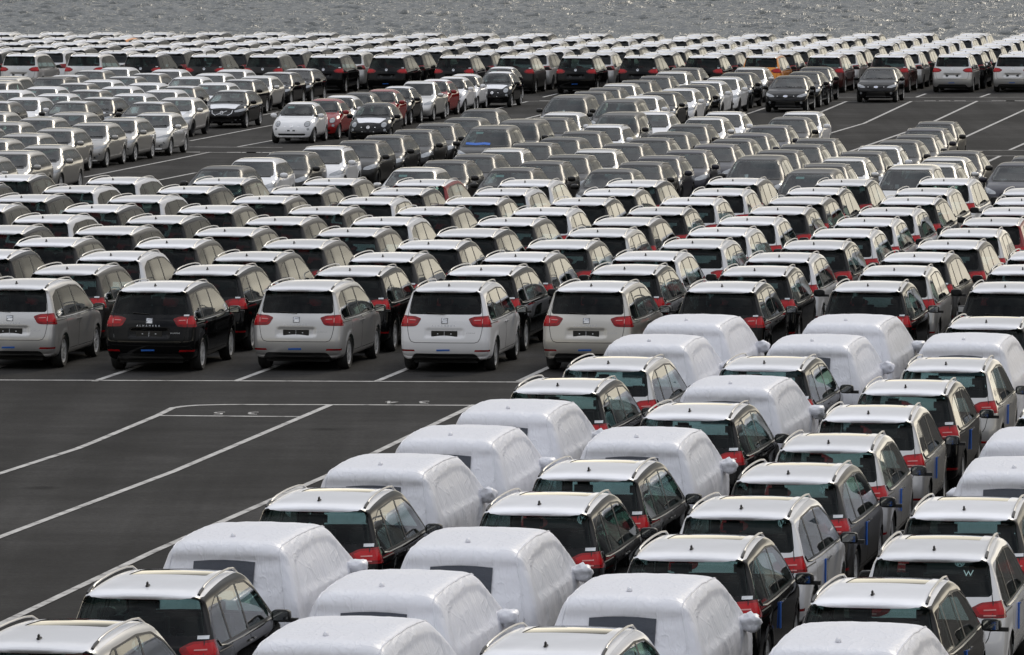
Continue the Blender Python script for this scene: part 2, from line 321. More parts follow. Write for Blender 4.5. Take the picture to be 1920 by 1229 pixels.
class Cutter:
    def __init__(s, body, vx):
        s.b = body; P, Q = body.mesh(vx)
        s.P = [tuple(p) for p in P]; s.A = np.zeros((len(P) * 3 + 9000, 3)); s.A[:len(P)] = P; s.nA = len(P); s.F = [list(map(int, q)) for q in Q if len(set(q)) == 4]; s.lab = [0] * len(s.F); s.names = ['body']; s.split = {}
    def cut(s, label, view, poly, lim, src=('body',)):
        """view: rear/front -> poly in (y,z); left/right -> (x,z); top -> (x,y). lim keeps to one side of the car"""
        if label not in s.names: s.names.append(label)
        P = [tuple(map(float, p)) for p in poly]
        if sum(P[i - 1][0] * P[i][1] - P[i][0] * P[i - 1][1] for i in range(len(P))) < 0: P.reverse()
        A = {'rear': (1, 2), 'front': (1, 2), 'left': (0, 2), 'right': (0, 2), 'top': (0, 1)}[view]
        planes = []; lo = np.full(3, -9.0); hi = np.full(3, 9.0)
        for i in range(2): lo[A[i]] = min(p[i] for p in P); hi[A[i]] = max(p[i] for p in P)
        ax, sgn = {'rear': (0, -1), 'front': (0, 1), 'left': (1, 1), 'right': (1, -1), 'top': (2, 1)}[view]
        if sgn > 0: lo[ax] = lim
        else: hi[ax] = lim
        no = np.zeros(3); no[ax] = -sgn; planes.append((no, -sgn * lim))
        for i in range(len(P)):
            a, b = P[i - 1], P[i]; ex, ey = b[0] - a[0], b[1] - a[1]; l = math.hypot(ex, ey)
            if l < 1e-5: continue
            no = np.zeros(3); no[A[0]], no[A[1]] = ey / l, -ex / l; planes.append((no, no[A[0]] * a[0] + no[A[1]] * a[1]))
        ids = {s.names.index(q) for q in src if q in s.names}; PA = s.arr()
        inb = ((PA > lo - .15) & (PA < hi + .15)).all(1)
        act = [i for i, f in enumerate(s.F) if s.lab[i] in ids and inb[f[0]]]
        for no, c in planes:
            D = (s.arr() @ no - c); D[np.abs(D) < 2e-4] = 0; D = D.tolist(); nxt = []
            for i in act:
                f = s.F[i]; d = [D[v] for v in f]
                if max(d) <= 0: nxt.append(i); continue
                if min(d) >= 0: continue
                ins, outs = [], []; n = len(f)
                for k in range(n):
                    u, v = f[k], f[(k + 1) % n]; du, dv = d[k], d[(k + 1) % n]
                    if du <= 0: ins.append(u)
                    if du >= 0: outs.append(u)
                    if du * dv < 0:
                        key = (u, v) if u < v else (v, u); m_ = s.split.get(key)
                        if m_ is None:
                            t = du / (du - dv); p, q = s.P[u], s.P[v]; m_ = len(s.P); s.P.append(tuple(p[j] + (q[j] - p[j]) * t for j in range(3))); D.append(0.0); s.split[key] = m_
                        elif m_ < len(D) and abs(D[m_]) > 3e-4:
                            # that edge was divided elsewhere: walk down to the piece this plane crosses
                            chain = s.chain(u, v); ok = None
                            for e in range(len(chain) - 1):
                                if D[chain[e]] * D[chain[e + 1]] <= 0: ok = (chain[e], chain[e + 1]); break
                            e0, e1 = ok or (u, v); t = D[e0] / (D[e0] - D[e1]) if D[e0] != D[e1] else 0; p, q = s.P[e0], s.P[e1]
                            if abs(D[e0]) < 3e-4: m_ = e0
                            elif abs(D[e1]) < 3e-4: m_ = e1
                            else:
                                m_ = len(s.P); s.P.append(tuple(p[j] + (q[j] - p[j]) * t for j in range(3))); D.append(0.0); s.split[(e0, e1) if e0 < e1 else (e1, e0)] = m_
                        ins.append(m_); outs.append(m_)
                if len(outs) > 2: s.F.append(outs); s.lab.append(s.lab[i])
                if len(ins) > 2: s.F[i] = ins; nxt.append(i)
            act = nxt
        k = s.names.index(label)
        for i in act: s.lab[i] = k
    def arr(s):
        n = len(s.P)
        if n > len(s.A): s.A = np.concatenate([s.A, np.zeros((n, 3))])
        if n > s.nA: s.A[s.nA:n] = s.P[s.nA:]; s.nA = n
        return s.A[:n]
    def chain(s, u, v):
        m_ = s.split.get((u, v) if u < v else (v, u))
        if m_ is None or m_ in (u, v): return [u, v]
        return s.chain(u, m_)[:-1] + s.chain(m_, v)
    def parts(s, off):
        out = {}; P = s.b.project(np.array(s.P), 3); Nn = s.b.normals(P); by = {}
        for f, l in zip(s.F, s.lab):
            g = []
            for k in range(len(f)): g += s.chain(f[k], f[(k + 1) % len(f)])[:-1]
            h_ = [g[k] for k in range(len(g)) if g[k] != g[k - 1]]
            if len(set(h_)) == len(h_) and len(h_) > 2: by.setdefault(s.names[l], []).append(h_)
        for lab, fs in by.items():
            if lab == 'hole': continue
            o = 0
            for k, v in off.items():
                if lab.startswith(k): o = v
            used = sorted({i for f in fs for i in f}); mp_ = {v: i for i, v in enumerate(used)}
            out[lab] = (P[used] + Nn[used] * o, [[mp_[i] for i in f] for f in fs], Nn[used])
        return out

def mk(name, verts, faces, material, normals=None, smooth=True, angle=None):
    me = bpy.data.meshes.new(name); me.from_pydata([tuple(v) for v in verts], [], [tuple(f) for f in faces]); me.update()
    if smooth: me.shade_smooth()
    if angle is not None: me.set_sharp_from_angle(angle=R(angle))
    if normals is not None: me.normals_split_custom_set_from_vertices([tuple(n) for n in normals])
    me.materials.append(M[material]); return me
def from_bm(name, bm, material, angle=35):
    me = bpy.data.meshes.new(name); bm.normal_update(); bm.to_mesh(me); bm.free(); me.shade_smooth(); me.set_sharp_from_angle(angle=R(angle)); me.materials.append(M[material]); return me
def bbox(bm, c, s, bev=0.0, rot=None):
    r = bmesh.ops.create_cube(bm, size=1.0); vs = r['verts']
    bmesh.ops.scale(bm, vec=s, verts=vs)
    if bev:
        es = list({e for v in vs for e in v.link_edges}); q = bmesh.ops.bevel(bm, geom=es, offset=bev, segments=2, affect='EDGES'); vs = list({v for f in q['faces'] for v in f.verts} | {v for v in vs if v.is_valid})
    if rot: bmesh.ops.rotate(bm, cent=(0, 0, 0), matrix=rot, verts=vs)
    bmesh.ops.translate(bm, vec=c, verts=vs)
def tube(name, pts, rad, material, seg=6, rad2=None, flat=1.0):
    """swept bar along a polyline"""
    P = [Vector(p) for p in pts]; V = []; Fc = []
    for i, p in enumerate(P):
        d = (P[min(i + 1, len(P) - 1)] - P[max(i - 1, 0)]).normalized()
        u = d.cross(Vector((0, 0, 1)));
        if u.length < .05: u = d.cross(Vector((0, 1, 0)))
        u.normalize(); v = d.cross(u)
        r = rad if rad2 is None else rad + (rad2 - rad) * i / (len(P) - 1)
        for k in range(seg):
            a = 2 * math.pi * k / seg; V.append(p + u * math.cos(a) * r + v * math.sin(a) * r * flat)
    for i in range(len(P) - 1):
        for k in range(seg):
            a, b = i * seg + k, i * seg + (k + 1) % seg; Fc.append((a, b, b + seg, a + seg))
    Fc.append(tuple(range(seg - 1, -1, -1))); n = (len(P) - 1) * seg; Fc.append(tuple(range(n, n + seg)))
    return mk(name, V, Fc, material, angle=50)
def strips(name, lines, wd, material, place):
    """flat emblem strokes: each line a polyline of (a,b); place maps (a,b)->3D on the body"""
    V = []; Fc = []
    for ln in lines:
        q = [Vector((*p, 0)) for p in ln]
        for i in range(len(q) - 1):
            d = (q[i + 1] - q[i]); l = d.length or 1; n = Vector((-d.y, d.x, 0)) / l * wd / 2; e = d / l * wd * .35
            k = len(V); c4 = [q[i] - e - n, q[i + 1] + e - n, q[i + 1] + e + n, q[i] - e + n]
            for o in (0.0, .006): V += [place(p.x, p.y, o) for p in c4]
            Fc += [(k + 4, k + 5, k + 6, k + 7), (k, k + 1, k + 5, k + 4), (k + 1, k + 2, k + 6, k + 5), (k + 2, k + 3, k + 7, k + 6), (k + 3, k, k + 4, k + 7)]
    return mk(name, V, Fc, material, smooth=False)
def text_mesh(name, body, size, material, place, space=1.0, sx=1.0):
    cu = bpy.data.curves.new('t', 'FONT'); cu.body = body; cu.size = size; cu.align_x = 'CENTER'; cu.align_y = 'CENTER'; cu.space_character = space; cu.resolution_u = 2
    o = bpy.data.objects.new('t', cu); COL.objects.link(o); bpy.context.view_layer.update()
    me = bpy.data.meshes.new_from_object(o.evaluated_get(bpy.context.evaluated_depsgraph_get())); bpy.data.objects.remove(o); bpy.data.curves.remove(cu)
    me.name = name
    for v in me.vertices: v.co = place(v.co.x * sx, v.co.y, .004)
    me.materials.clear(); me.materials.append(M[material]); return me

# ------------------------------------------------------------------ things and parts
def new(name, data, parent=None, loc=None, rz=0.0, roty=None):
    o = bpy.data.objects.new(name, data); COL.objects.link(o)
    if parent is not None: o.parent = parent
    if loc is not None: o.location = loc
    if rz: o.rotation_euler[2] = rz
    return o
def instance(proto, name, loc, rz, paint_key, label, cat, group, skip=(), film=()):
    root = new(name, None, None, loc, rz); root.empty_display_size = .5
    root['label'] = label; root['category'] = cat; root['group'] = group
    def grow(parts, parent):
        for p in parts:
            if p['tag'] in skip: continue
            o = new(p['name'], p['mesh'], parent, p.get('loc'), p.get('rz', 0.0))
            if p['paint']:
                sl = o.material_slots[0]; sl.link = 'OBJECT'; sl.material = M['film' if p['name'] in film else PAINT[paint_key]]
            if p['kids']: grow(p['kids'], o)
    grow(proto, root); return root
def part(name, mesh, paint=False, tag='', loc=None, rz=0.0, kids=None): return dict(name=name, mesh=mesh, paint=paint, tag=tag, loc=loc, rz=rz, kids=kids or [])

# wheels
def wheel_meshes(r, wd, spokes=5, nm='wheel'):
    seg = 28; hw = wd / 2; ri = r * .70
    prof = [(ri, -hw * .8), (r * .90, -hw), (r * .985, -hw * .72), (r, 0), (r * .985, hw * .72), (r * .90, hw), (ri, hw * .8), (ri * .97, hw * .55), (ri * .97, -hw * .55)]
    V = []; Fc = []; m_ = len(prof)
    for i in range(seg):
        a = 2 * math.pi * i / seg
        for pr, py in prof: V.append((pr * math.cos(a), py, pr * math.sin(a)))
    for i in range(seg):
        for j in range(m_): Fc.append((i * m_ + j, i * m_ + (j + 1) % m_, ((i + 1) % seg) * m_ + (j + 1) % m_, ((i + 1) % seg) * m_ + j))
    ty = mk(nm, V, [f[::-1] for f in Fc], 'rubber', angle=40)
    V = []; Fc = []
    def ring(r0, r1, y0, y1):
        k = len(V)
        for i in range(seg):
            a = 2 * math.pi * i / seg; V.append((r0 * math.cos(a), y0, r0 * math.sin(a))); V.append((r1 * math.cos(a), y1, r1 * math.sin(a)))
        for i in range(seg): j = (i + 1) % seg; Fc.append((k + 2 * i, k + 2 * i + 1, k + 2 * j + 1, k + 2 * j))
    ring(ri * 1.02, ri * .90, hw * .82, hw * .70); ring(ri * .90, ri * .86, hw * .70, -hw * .2)
    k = len(V); V.append((0, hw * .55, 0)); ring(ri * .24, ri * .15, hw * .50, hw * .62); ring(ri * .15, .001, hw * .62, hw * .62)
    for q in range(spokes):
        for d in (-.13, .13):
            a = 2 * math.pi * q / spokes + d; ca, sa = math.cos(a), math.sin(a); t = ri * .055; k = len(V)
            for rr, y in ((ri * .16, hw * .58), (ri * .92, hw * .72)):
                for s_ in (-1, 1): V.append((rr * ca - s_ * t * sa, y, rr * sa + s_ * t * ca))
                for s_ in (-1, 1): V.append((rr * ca - s_ * t * sa, y - .03, rr * sa + s_ * t * ca))
            Fc += [(k, k + 1, k + 5, k + 4), (k, k + 4, k + 6, k + 2), (k + 1, k + 3, k + 7, k + 5)]
    rm = mk('rim', V, Fc, 'rim_metal', angle=30)
    return ty, rm
def wheels(sp, seg_tag='wheel'):
    ty, rm = wheel_meshes(sp['wr'], sp.get('ww', .22), sp.get('spokes', 5))
    out = []
    for ax in sp['axles']:
        for sy in (1, -1):
            out.append(part('wheel', ty, tag='wheel_l' if sy > 0 else 'wheel_r', loc=(ax, sy * sp['track'], sp['wr']), rz=0 if sy > 0 else math.pi, kids=[part('rim', rm, tag='rim')]))
    return out
def underbody(sp):
    bm = bmesh.new(); L2 = sp['L'] / 2
    bbox(bm, (0, 0, .42), (sp['L'] - .5, sp['W'] - .62, .46)); return from_bm('underbody', bm, 'underbody')
def seats(sp, rows):
    bm = bmesh.new(); bbox(bm, (0, 0, 0), (.14, .48, .62), .05); bbox(bm, (-.03, 0, .41), (.10, .27, .20), .045); me = from_bm('seat', bm, 'seat_cloth', 60)
    return [part('seat', me, tag='seat', loc=(x, y, z)) for x, ys, z in rows for y in ys]
def mirror_meshes(w_=.25, h_=.16):
    bm = bmesh.new(); bmesh.ops.create_icosphere(bm, subdivisions=2, radius=1)
    for v in bm.verts:
        x, y, z = v.co; s_ = lambda a: math.copysign(abs(a)**.62, a)
        v.co = (s_(x) * .075 * (1 - .12 * y) , s_(y) * w_ / 2, s_(z) * h_ / 2)
        if v.co.x < -.045: v.co.x = -.045
    r = bmesh.ops.create_cube(bm, size=1)['verts']; bmesh.ops.scale(bm, vec=(.06, .14, .05), verts=r); bmesh.ops.translate(bm, vec=(.0, -w_ * .55, -.05), verts=r)
    sh = from_bm('door_mirror', bm, 'black_plastic', 50)
    V = [(-.049, -w_ * .36, -h_ * .34), (-.049, w_ * .36, -h_ * .34), (-.049, w_ * .36, h_ * .34), (-.049, -w_ * .36, h_ * .34)]
    return sh, mk('mirror_glass', V, [(3, 2, 1, 0)], 'mirror_glass', smooth=False)
MIRROR, MIRROR_GLASS = mirror_meshes()
bmx = bmesh.new(); bmesh.ops.create_icosphere(bmx, subdivisions=2, radius=1)
for v in bmx.verts: v.co = (v.co.x * .075, math.copysign(abs(v.co.y)**.7, v.co.y) * .125, math.copysign(abs(v.co.z)**.7, v.co.z) * .085)
MIRROR_PAINT = from_bm('door_mirror', bmx, 'black_plastic', 60)
bm0 = bmesh.new(); bbox(bm0, (0, 0, .012), (.15, .035, .024), .008); bbox(bm0, (-.02, 0, .036), (.055, .024, .05), .009); ANTENNA = from_bm('antenna', bm0, 'black_plastic')

def body_parts(P, painted, mats, names, tags={}):
    out = []
    for lab, (v, f, n) in P.items():
        k = next((q for q in sorted(names, key=len, reverse=True) if lab.startswith(q)), None)
        nm = names[k]; me = mk(nm, v, f, mats.get(k, 'black_plastic'), n)
        out.append(part(nm, me, paint=k in painted, tag=tags.get(lab, lab)))
    return out
def liner(P, labs, zmin=.75, d=.035):
    V = []; Fc = []
    for lab in labs:
        if lab not in P: continue
        v, f, n = P[lab]; k = len(V); V += list(v - n * d)
        for q in f:
            if min(v[i][2] for i in q) > zmin: Fc.append([k + i for i in q][::-1])
    return mk('interior_lining', V, Fc, 'liner')

def on_rear(b, o0=.0):
    return lambda y, z, o=0.0: Vector((b.ray(0, -1, -y, z) - o - o0, -y, z))     # read from behind: +a is to the car's right
def on_front(b, o0=.0):
    return lambda y, z, o=0.0: Vector((b.ray(0, 1, y, z) + o + o0, y, z))

# ------------------------------------------------------------------ people carrier (seen from behind)
MPV = dict(L=4.86, W=1.90, H=1.73, bow_r=.050, bow_f=.13, crown=.045, k=.125, wr=.335, ww=.225, axles=(-1.46, 1.46), track=.81,
    sil=[(-2.10, .24), (-2.33, .33), (-2.41, .45), (-2.43, .62), (-2.40, .80), (-2.37, .95), (-2.34, 1.06), (-2.29, 1.18), (-2.20, 1.40), (-2.145, 1.565), (-2.19, 1.615), (-2.16, 1.655),
         (-1.95, 1.692), (-1.4, 1.712), (-.6, 1.725), (.2, 1.70), (.70, 1.635), (1.18, 1.37), (1.66, 1.09), (1.80, 1.03), (2.10, .95), (2.31, .84), (2.41, .70), (2.43, .52), (2.38, .34), (2.2, .24), (0, .22)],
    sec=[(.15, .86), (.30, .90), (.42, .925), (.62, .940), (.84, .945), (.93, .948), (1.02, .925), (1.12, .888), (1.35, .815), (1.55, .748), (1.66, .712), (1.85, .66)],
    plan=[(-2.43, .945), (-2.1, .972), (-1.2, 1), (1.2, 1), (1.8, .975), (2.43, .89)],
    dents=[(-1, 0, .79, .42, .105, .022, .06)])
LAMP_SEAT = [(.99, 1.150), (.60, 1.128), (.475, 1.085), (.56, .945), (.62, .925), (.99, .915)]
LAMP_VW = [(.99, 1.150), (.62, 1.120), (.475, 1.045), (.50, .985), (.62, .930), (.99, .930)]
DLO = [(-2.03, 1.11), (-1.86, 1.46), (-1.45, 1.580), (-.3, 1.612), (.35, 1.572), (.80, 1.415), (1.36, 1.085), (1.30, 1.035), (-1.95, 1.040)]
def inset(poly, d):
    c = np.mean([np.array(p) for p in poly], 0); o = []
    for i in range(len(poly)):
        p0, p, p1 = [np.array(poly[j % len(poly)], float) for j in (i - 1, i, i + 1)]
        def nrm(a, b):
            e = b - a; n = np.array([-e[1], e[0]]) / np.linalg.norm(e); return n if n @ (c - a) > 0 else -n
        n0, n1 = nrm(p0, p), nrm(p, p1); q = (n0 + n1); q = q / max(q @ n0, .3); o.append(tuple(p + q * d))
    return o
def side_glass(C, dlo, xs, lim, roundr=.05):
    for sd, sg in (('left', 1), ('right', -1)):
        C.cut('pillar_' + sd, sd, rpoly(dlo, roundr), sg * lim)
        C.cut('glassall_' + sd, sd, rpoly(inset(dlo, .024), roundr), sg * lim, ('pillar_' + sd,))
        for i, (a, b) in enumerate(xs):
            C.cut('side_window_%s_%d' % (sd, i), sd, [(a, .6), (b, .6), (b, 1.9), (a, 1.9)], sg * lim, ('glassall_' + sd,))
        for i in range(len(xs) - 1):                     # the strip between two panes is a pillar of its own
            a, b = xs[i][1], xs[i + 1][0]; C.cut('glassall_%s_%d' % (sd, i), sd, [(a, .6), (b, .6), (b, 1.9), (a, 1.9)], sg * lim, ('glassall_' + sd,))
def doors(C, list_, lim):
    for sd, sg in (('left', 1), ('right', -1)):
        for i, poly in enumerate(list_):
            C.cut('gap_%s_%d' % (sd, i), sd, rpoly(poly, .06), sg * lim)
            C.cut('door_%s_%d' % (sd, i), sd, rpoly(inset(poly, .010), .055), sg * lim, ('gap_%s_%d' % (sd, i),))
OFF = {'side_window': -.006, 'rear_window': -.006, 'windscreen': -.006, 'gap': -.012, 'film': .002, 'lamp': .004, 'headlight': .002, 'brake': .002, 'grille': -.02, 'intake': -.03, 'pillar': -.003, 'border': -.004, 'glassall': -.003, 'sunroof': -.004, 'cowl': -.01, 'patch': .002}
PNAMES = {'body': 'body', 'pillar': 'window_surround', 'glassall': 'window_pillar', 'side_window': 'side_window', 'gap': 'panel_gap', 'door': 'door', 'tailgate': 'tailgate', 'rear_window': 'rear_window',
          'lamp': 'tail_light', 'lampin': 'lamp_lens', 'brake': 'brake_light', 'valance': 'bumper_trim', 'film': 'roof_film', 'film_hood': 'bonnet_film', 'windscreen': 'windscreen', 'border': 'screen_border', 'sunroof': 'sunroof', 'reflector': 'reflector',
          'headlight': 'headlight', 'grille': 'grille', 'intake': 'lower_grille', 'cowl': 'cowl', 'fog': 'fog_light', 'bonnet': 'bonnet', 'patch': 'window_patch', 'bed': 'load_bed', 'roof': 'roof'}
PMATS = {'body': 'paint_silver', 'tailgate': 'paint_silver', 'door': 'paint_silver', 'bonnet': 'paint_silver', 'roof': 'paint_silver', 'side_window': 'glass_clear', 'rear_window': 'glass_privacy', 'windscreen': 'glass_clear', 'gap': 'seam_dark', 'lamp': 'lamp_red', 'lampin': 'lamp_bright',
         'brake': 'brake_red', 'film': 'film', 'film_hood': 'film', 'sunroof': 'glass_dark', 'reflector': 'lamp_red', 'headlight': 'lens_clear', 'fog': 'lens_clear', 'grille': 'grille', 'intake': 'grille', 'patch': 'net_patch', 'bed': 'black_plastic'}
PAINTED = {'body', 'tailgate', 'door', 'bonnet', 'roof'}

B_MPV = Body(MPV)
def mpv_proto(vw, level):
    """level 0: every part; 1: middle rows; 2: far rows"""
    sp = MPV; b = B_MPV
    C = Cutter(b, [(.075, .052, .052), (.085, .062, .062), (.14, .10, .09)][level])
    for ax in sp['axles']:
        for sd, sg in (('left', 1), ('right', -1)): C.cut('hole', sd, circle(ax, sp['wr'], sp['wr'] + .045, 18), sg * .55)
    tg = [(-.67, 1.622), (.67, 1.622), (.765, 1.16), (.765, .86), (.70, .60), (-.70, .60), (-.765, .86), (-.765, 1.16)]
    if level < 2:
        C.cut('gap_tail', 'rear', rpoly(tg, .09), -1.95); C.cut('tailgate', 'rear', rpoly(inset(tg, .011), .085), -1.95, ('gap_tail',))
    rw = [(-.675, 1.610), (.675, 1.610), (.735, 1.20), (.70, 1.165), (-.70, 1.165), (-.735, 1.20)] if not vw else [(-.69, 1.610), (.69, 1.610), (.755, 1.225), (.72, 1.185), (-.72, 1.185), (-.755, 1.225)]
    C.cut('film', 'top', rpoly([(-2.24, -.705), (.66, -.635), (.66, .635), (-2.24, .705)], .08), 1.612, ('body', 'tailgate', 'gap_tail'))
    C.cut('rear_window', 'rear', rpoly(rw, .07, 4), -1.95, ('body', 'tailgate', 'gap_tail'))
    C.cut('brake', 'rear', [(-.21, 1.586), (.21, 1.586), (.21, 1.612), (-.21, 1.612)], -1.95, ('body', 'tailgate', 'gap_tail', 'film', 'rear_window'))
    lp = LAMP_VW if vw else LAMP_SEAT
    for q, nm in ((lp, 'l'), (mir(lp), 'r')): C.cut('lamp_' + nm, 'rear', rpoly(q, .02, 2), -2.08, ('body', 'tailgate', 'gap_tail')); level < 2 and C.cut('lampin_' + nm, 'rear', [((p if nm == 'l' else -p), z) for p, z in [(.89, 1.115), (.64, 1.095), (.56, 1.06), (.61, .985), (.89, .97)]], -2.15, ('lamp_' + nm,))
    C.cut('valance', 'rear', rpoly([(-.74, .2), (-.62, .385), (.62, .385), (.74, .2)], .05), -2.0)
    if level == 0:
        for q, nm in ((1, 'l'), (-1, 'r')): C.cut('reflector_' + nm, 'rear', [(q * .60, .425), (q * .90, .425), (q * .90, .462), (q * .62, .462)], -2.15)
    ws = [(-.78, 1.055), (.78, 1.055), (.625, 1.625), (-.625, 1.625)]
    C.cut('windscreen', 'front', rpoly(ws, .06), .45)
    side_glass(C, DLO, [(-2.2, -1.345), (-1.275, -.275), (-.195, 1.5)], .45)
    if vw: C.cut('sunroof', 'top', rpoly([(-.62, -.47), (.52, -.45), (.52, .45), (-.62, .47)], .05), 1.60, ('film',))
    if level == 0:
        doors(C, [[(-1.36, 1.02), (-.245, 1.02), (-.245, .36), (-1.0, .36)], [(-.225, 1.02), (1.12, 1.02), (1.06, .36), (-.225, .36)]], .55)
    P = C.parts(OFF)
    if level == 2:
        # one small mesh per colour zone: body with wheels, film, glass, lamps
        mats = dict(PMATS, side_window='glass_dark', rear_window='glass_dark', windscreen='glass_dark')
        for k in ('pillar_left', 'pillar_right', 'glassall_left', 'glassall_right', 'brake', 'valance'): pass
        out = body_parts({k: v for k, v in P.items() if k not in ('brake',)}, PAINTED, mats, PNAMES)
        for p in out:
            if p['tag'].startswith('windscreen') or p['tag'].endswith('_left') or '_left_' in p['tag']: p['tag'] = 'offside'
    else:
        out = body_parts(P, PAINTED, dict(PMATS, rear_window='glass_tinted') if vw and level == 0 else PMATS, PNAMES)
        if level == 1:
            for p in out:
                if p['tag'].startswith('side_window') and '_left' in p['tag']: p['tag'] = 'side_window'
        out.append(part('interior_lining', liner(P, ['body', 'film', 'tailgate', 'pillar_left', 'pillar_right', 'glassall_left_0', 'glassall_left_1', 'glassall_right_0', 'glassall_right_1', 'sunroof'])))
        out += seats(sp, [(-1.35, (-.45, 0, .45), .80), (.28, (-.40, .40), .86)] if level == 0 else [(-1.35, (-.45, .45), .80), (.28, (-.40, .40), .86)])
    out.append(part('underbody', underbody(sp)))
    out += wheels(sp)
    # roof rails
    for sg in (1, -1):
        pts = []
        for t in np.linspace(0, 1, 9 if level < 2 else 5):
            x = -1.98 + t * 2.62; y = sg * (.655 - .05 * t); z = b.ray(2, 1, x, y); pts.append((x, y, z + .058 * min(1, math.sin(math.pi * t) * 2.2) - .004))
        rail = tube('roof_rail', pts, .016, 'rail_metal', 8 if level < 2 else 5, flat=.8)
        kids = []
        if level == 0:
            ft = tube('rail_foot', [(-2.02 + q, sg * (.658 - .01 * q), b.ray(2, 1, -2.02 + q, sg * .655) + o) for q, o in ((0, .004), (.12, .022), (.26, .030))], .020, 'black_plastic', 6)
            kids = [part('rail_foot', ft)]
        out.append(part('roof_rail', rail, kids=kids))
    za = b.ray(2, 1, -1.75, 0)
    out.append(part('antenna', ANTENNA, tag='antenna', loc=(-1.75, 0, za)))
    for sg in (1, -1):
        ym = b.ray(1, sg, 1.0, 1.02)
        out.append(part('door_mirror', MIRROR, tag='mirror_l' if sg > 0 else 'mirror', loc=(1.0, ym + sg * .15, 1.075), rz=0 if sg > 0 else 0, kids=[part('mirror_glass', MIRROR_GLASS, tag='fine')] if level == 0 else []))
    if level < 2:
        for sg in (1, -1):
            pts = [(x, b.ray(1, sg, x, z) + sg * .003, z) for x, z in ((-1.98, 1.12), (-1.90, 1.045), (-1.6, 1.024), (-.8, 1.018), (.2, 1.020), (1.28, 1.028))]
            out.append(part('chrome_trim', tube('chrome_trim', pts, .013, 'chrome', 5), tag='trim' if sg < 0 else 'trim_l'))
    if level == 0:
        pl = on_rear(b)
        xs = b.ray(0, -1, 0, .79)
        bm = bmesh.new(); bbox(bm, (xs - .004, 0, .785), (.016, .53, .118), .004); plate = from_bm('plate_holder', bm, 'plate')
        holes = [strips('plate_stud', [[(a, .785), (a + .014, .785)]], .014, 'paper', on_rear(b, .014)) for a in (-.14, .13)]
        dv = strips('plate_divider', [[(0, .735), (0, .765)], [(0, .775), (0, .800)], [(0, .81), (0, .835)]], .006, 'paper', on_rear(b, .014))
        out.append(part('plate_holder', plate, tag='rear', kids=[part('plate_stud', h) for h in holes] + [part('plate_divider', dv)]))
        out.append(part('tape_strip', strips('tape_strip', [[(-.145, .452), (-.02, .456), (.10, .458)]], .034, 'tape_blue', pl), tag='tape'))
        out.append(part('wiper', tube('wiper', [pl(.0, 1.175, .02), pl(-.12, 1.185, .022), pl(-.36, 1.20, .020)], .010, 'black_plastic', 5), tag='rear'))
        out.append(part('slide_rail', tube('slide_rail', [(x, b.ray(1, -1, x, .985) - .001, .985) for x in (-2.06, -1.7, -1.36)], .010, 'seam_dark', 5), tag='rear'))
        for x in (-.36, -.10):
            y = b.ray(1, -1, x, .93); bm = bmesh.new(); bbox(bm, (x, y - .018, .93), (.17, .026, .030), .010); out.append(part('door_handle', from_bm('door_handle', bm, 'chrome' if vw else 'black_plastic'), paint=not vw, tag='rear'))
        for sg in (1, -1):
            ln = [[(sg * .66, 1.03), (sg * .80, 1.035)], [(sg * .66, .965), (sg * .80, .965)]] if vw else [[(sg * .60, 1.055), (sg * .72, 1.06)], [(sg * .76, 1.075), (sg * .76, 1.00)]]
            out.append(part('lamp_gap', strips('lamp_gap', [[(sg * .765, .925), (sg * .765, 1.135)]], .010, 'seam_dark', on_rear(b, .006)), tag='lampgap'))
            out.append(part('lamp_element', strips('lamp_element', ln, .016, 'lamp_pale', on_rear(b, .008)), tag='rear'))
        if vw:
            ring = [(0 + .062 * math.sin(2 * math.pi * i / 20), 1.085 + .062 * math.cos(2 * math.pi * i / 20)) for i in range(21)]
            lines = [ring, [(-.026, 1.140), (0, 1.092), (.026, 1.140)], [(-.050, 1.115), (-.022, 1.035), (0, 1.080), (.022, 1.035), (.050, 1.115)]]
            out.append(part('emblem', strips('emblem', lines, .011, 'chrome', pl), tag='rear'))
            bm = bmesh.new(); c = b.ray(1, -1, -.55, .78); bbox(bm, (-.55, c - .012, .78), (.05, .022, .34), .008)
            out.append(part('edge_guard', from_bm('edge_guard', bm, 'tape_blue'), tag='guard'))
            # paper tag above the right-hand tail lamp
            out.append(part('paper_label', strips('paper_label', [[(.70, 1.172), (.80, 1.172)]], .040, 'paper', on_rear(b, .016)), tag='label'))
            out.append(part('paper_label', strips('paper_label', [[(.40, 1.50), (.43, 1.44), (.455, 1.49), (.48, 1.44), (.51, 1.50)]], .010, 'paper_teal', on_rear(b, .002)), tag='sticker'))
        else:
            lines = [[(.045, 1.075), (-.045, 1.085), (-.048, 1.048)], [(-.03, 1.055), (.048, 1.043)], [(.048, 1.043), (.044, 1.006), (-.045, 1.014)], [(-.030, 1.030), (.025, 1.024)]]
            out.append(part('emblem_base', strips('emblem_base', [[(-.03, 1.044), (.03, 1.044)]], .112, 'emblem_grey', pl), tag='rear'))
            out.append(part('emblem', strips('emblem', lines, .019, 'chrome', on_rear(b, .007)), tag='rear'))
            tx = text_mesh('lettering', 'ALHAMBRA', .052, 'chrome', lambda x, y, o: pl(x - .02, .945 + y, o), 2.15)
            out.append(part('lettering', tx, tag='rear'))
            tx = text_mesh('lettering', 'ECOMOTIVE', .034, 'chrome', lambda x, y, o: pl(x + .53, .80 + y, o), 1.0)
            out.append(part('lettering', tx, tag='rear'))
            out.append(part('paper_label', strips('paper_label', [[(.70, 1.155), (.78, 1.155)]], .030, 'paper', on_rear(b, .016)), tag='label'))
    elif vw:
        pl = on_rear(b)
        disc = [(0 + .05 * math.sin(2 * math.pi * i / 12), 1.085 + .05 * math.cos(2 * math.pi * i / 12)) for i in range(13)]
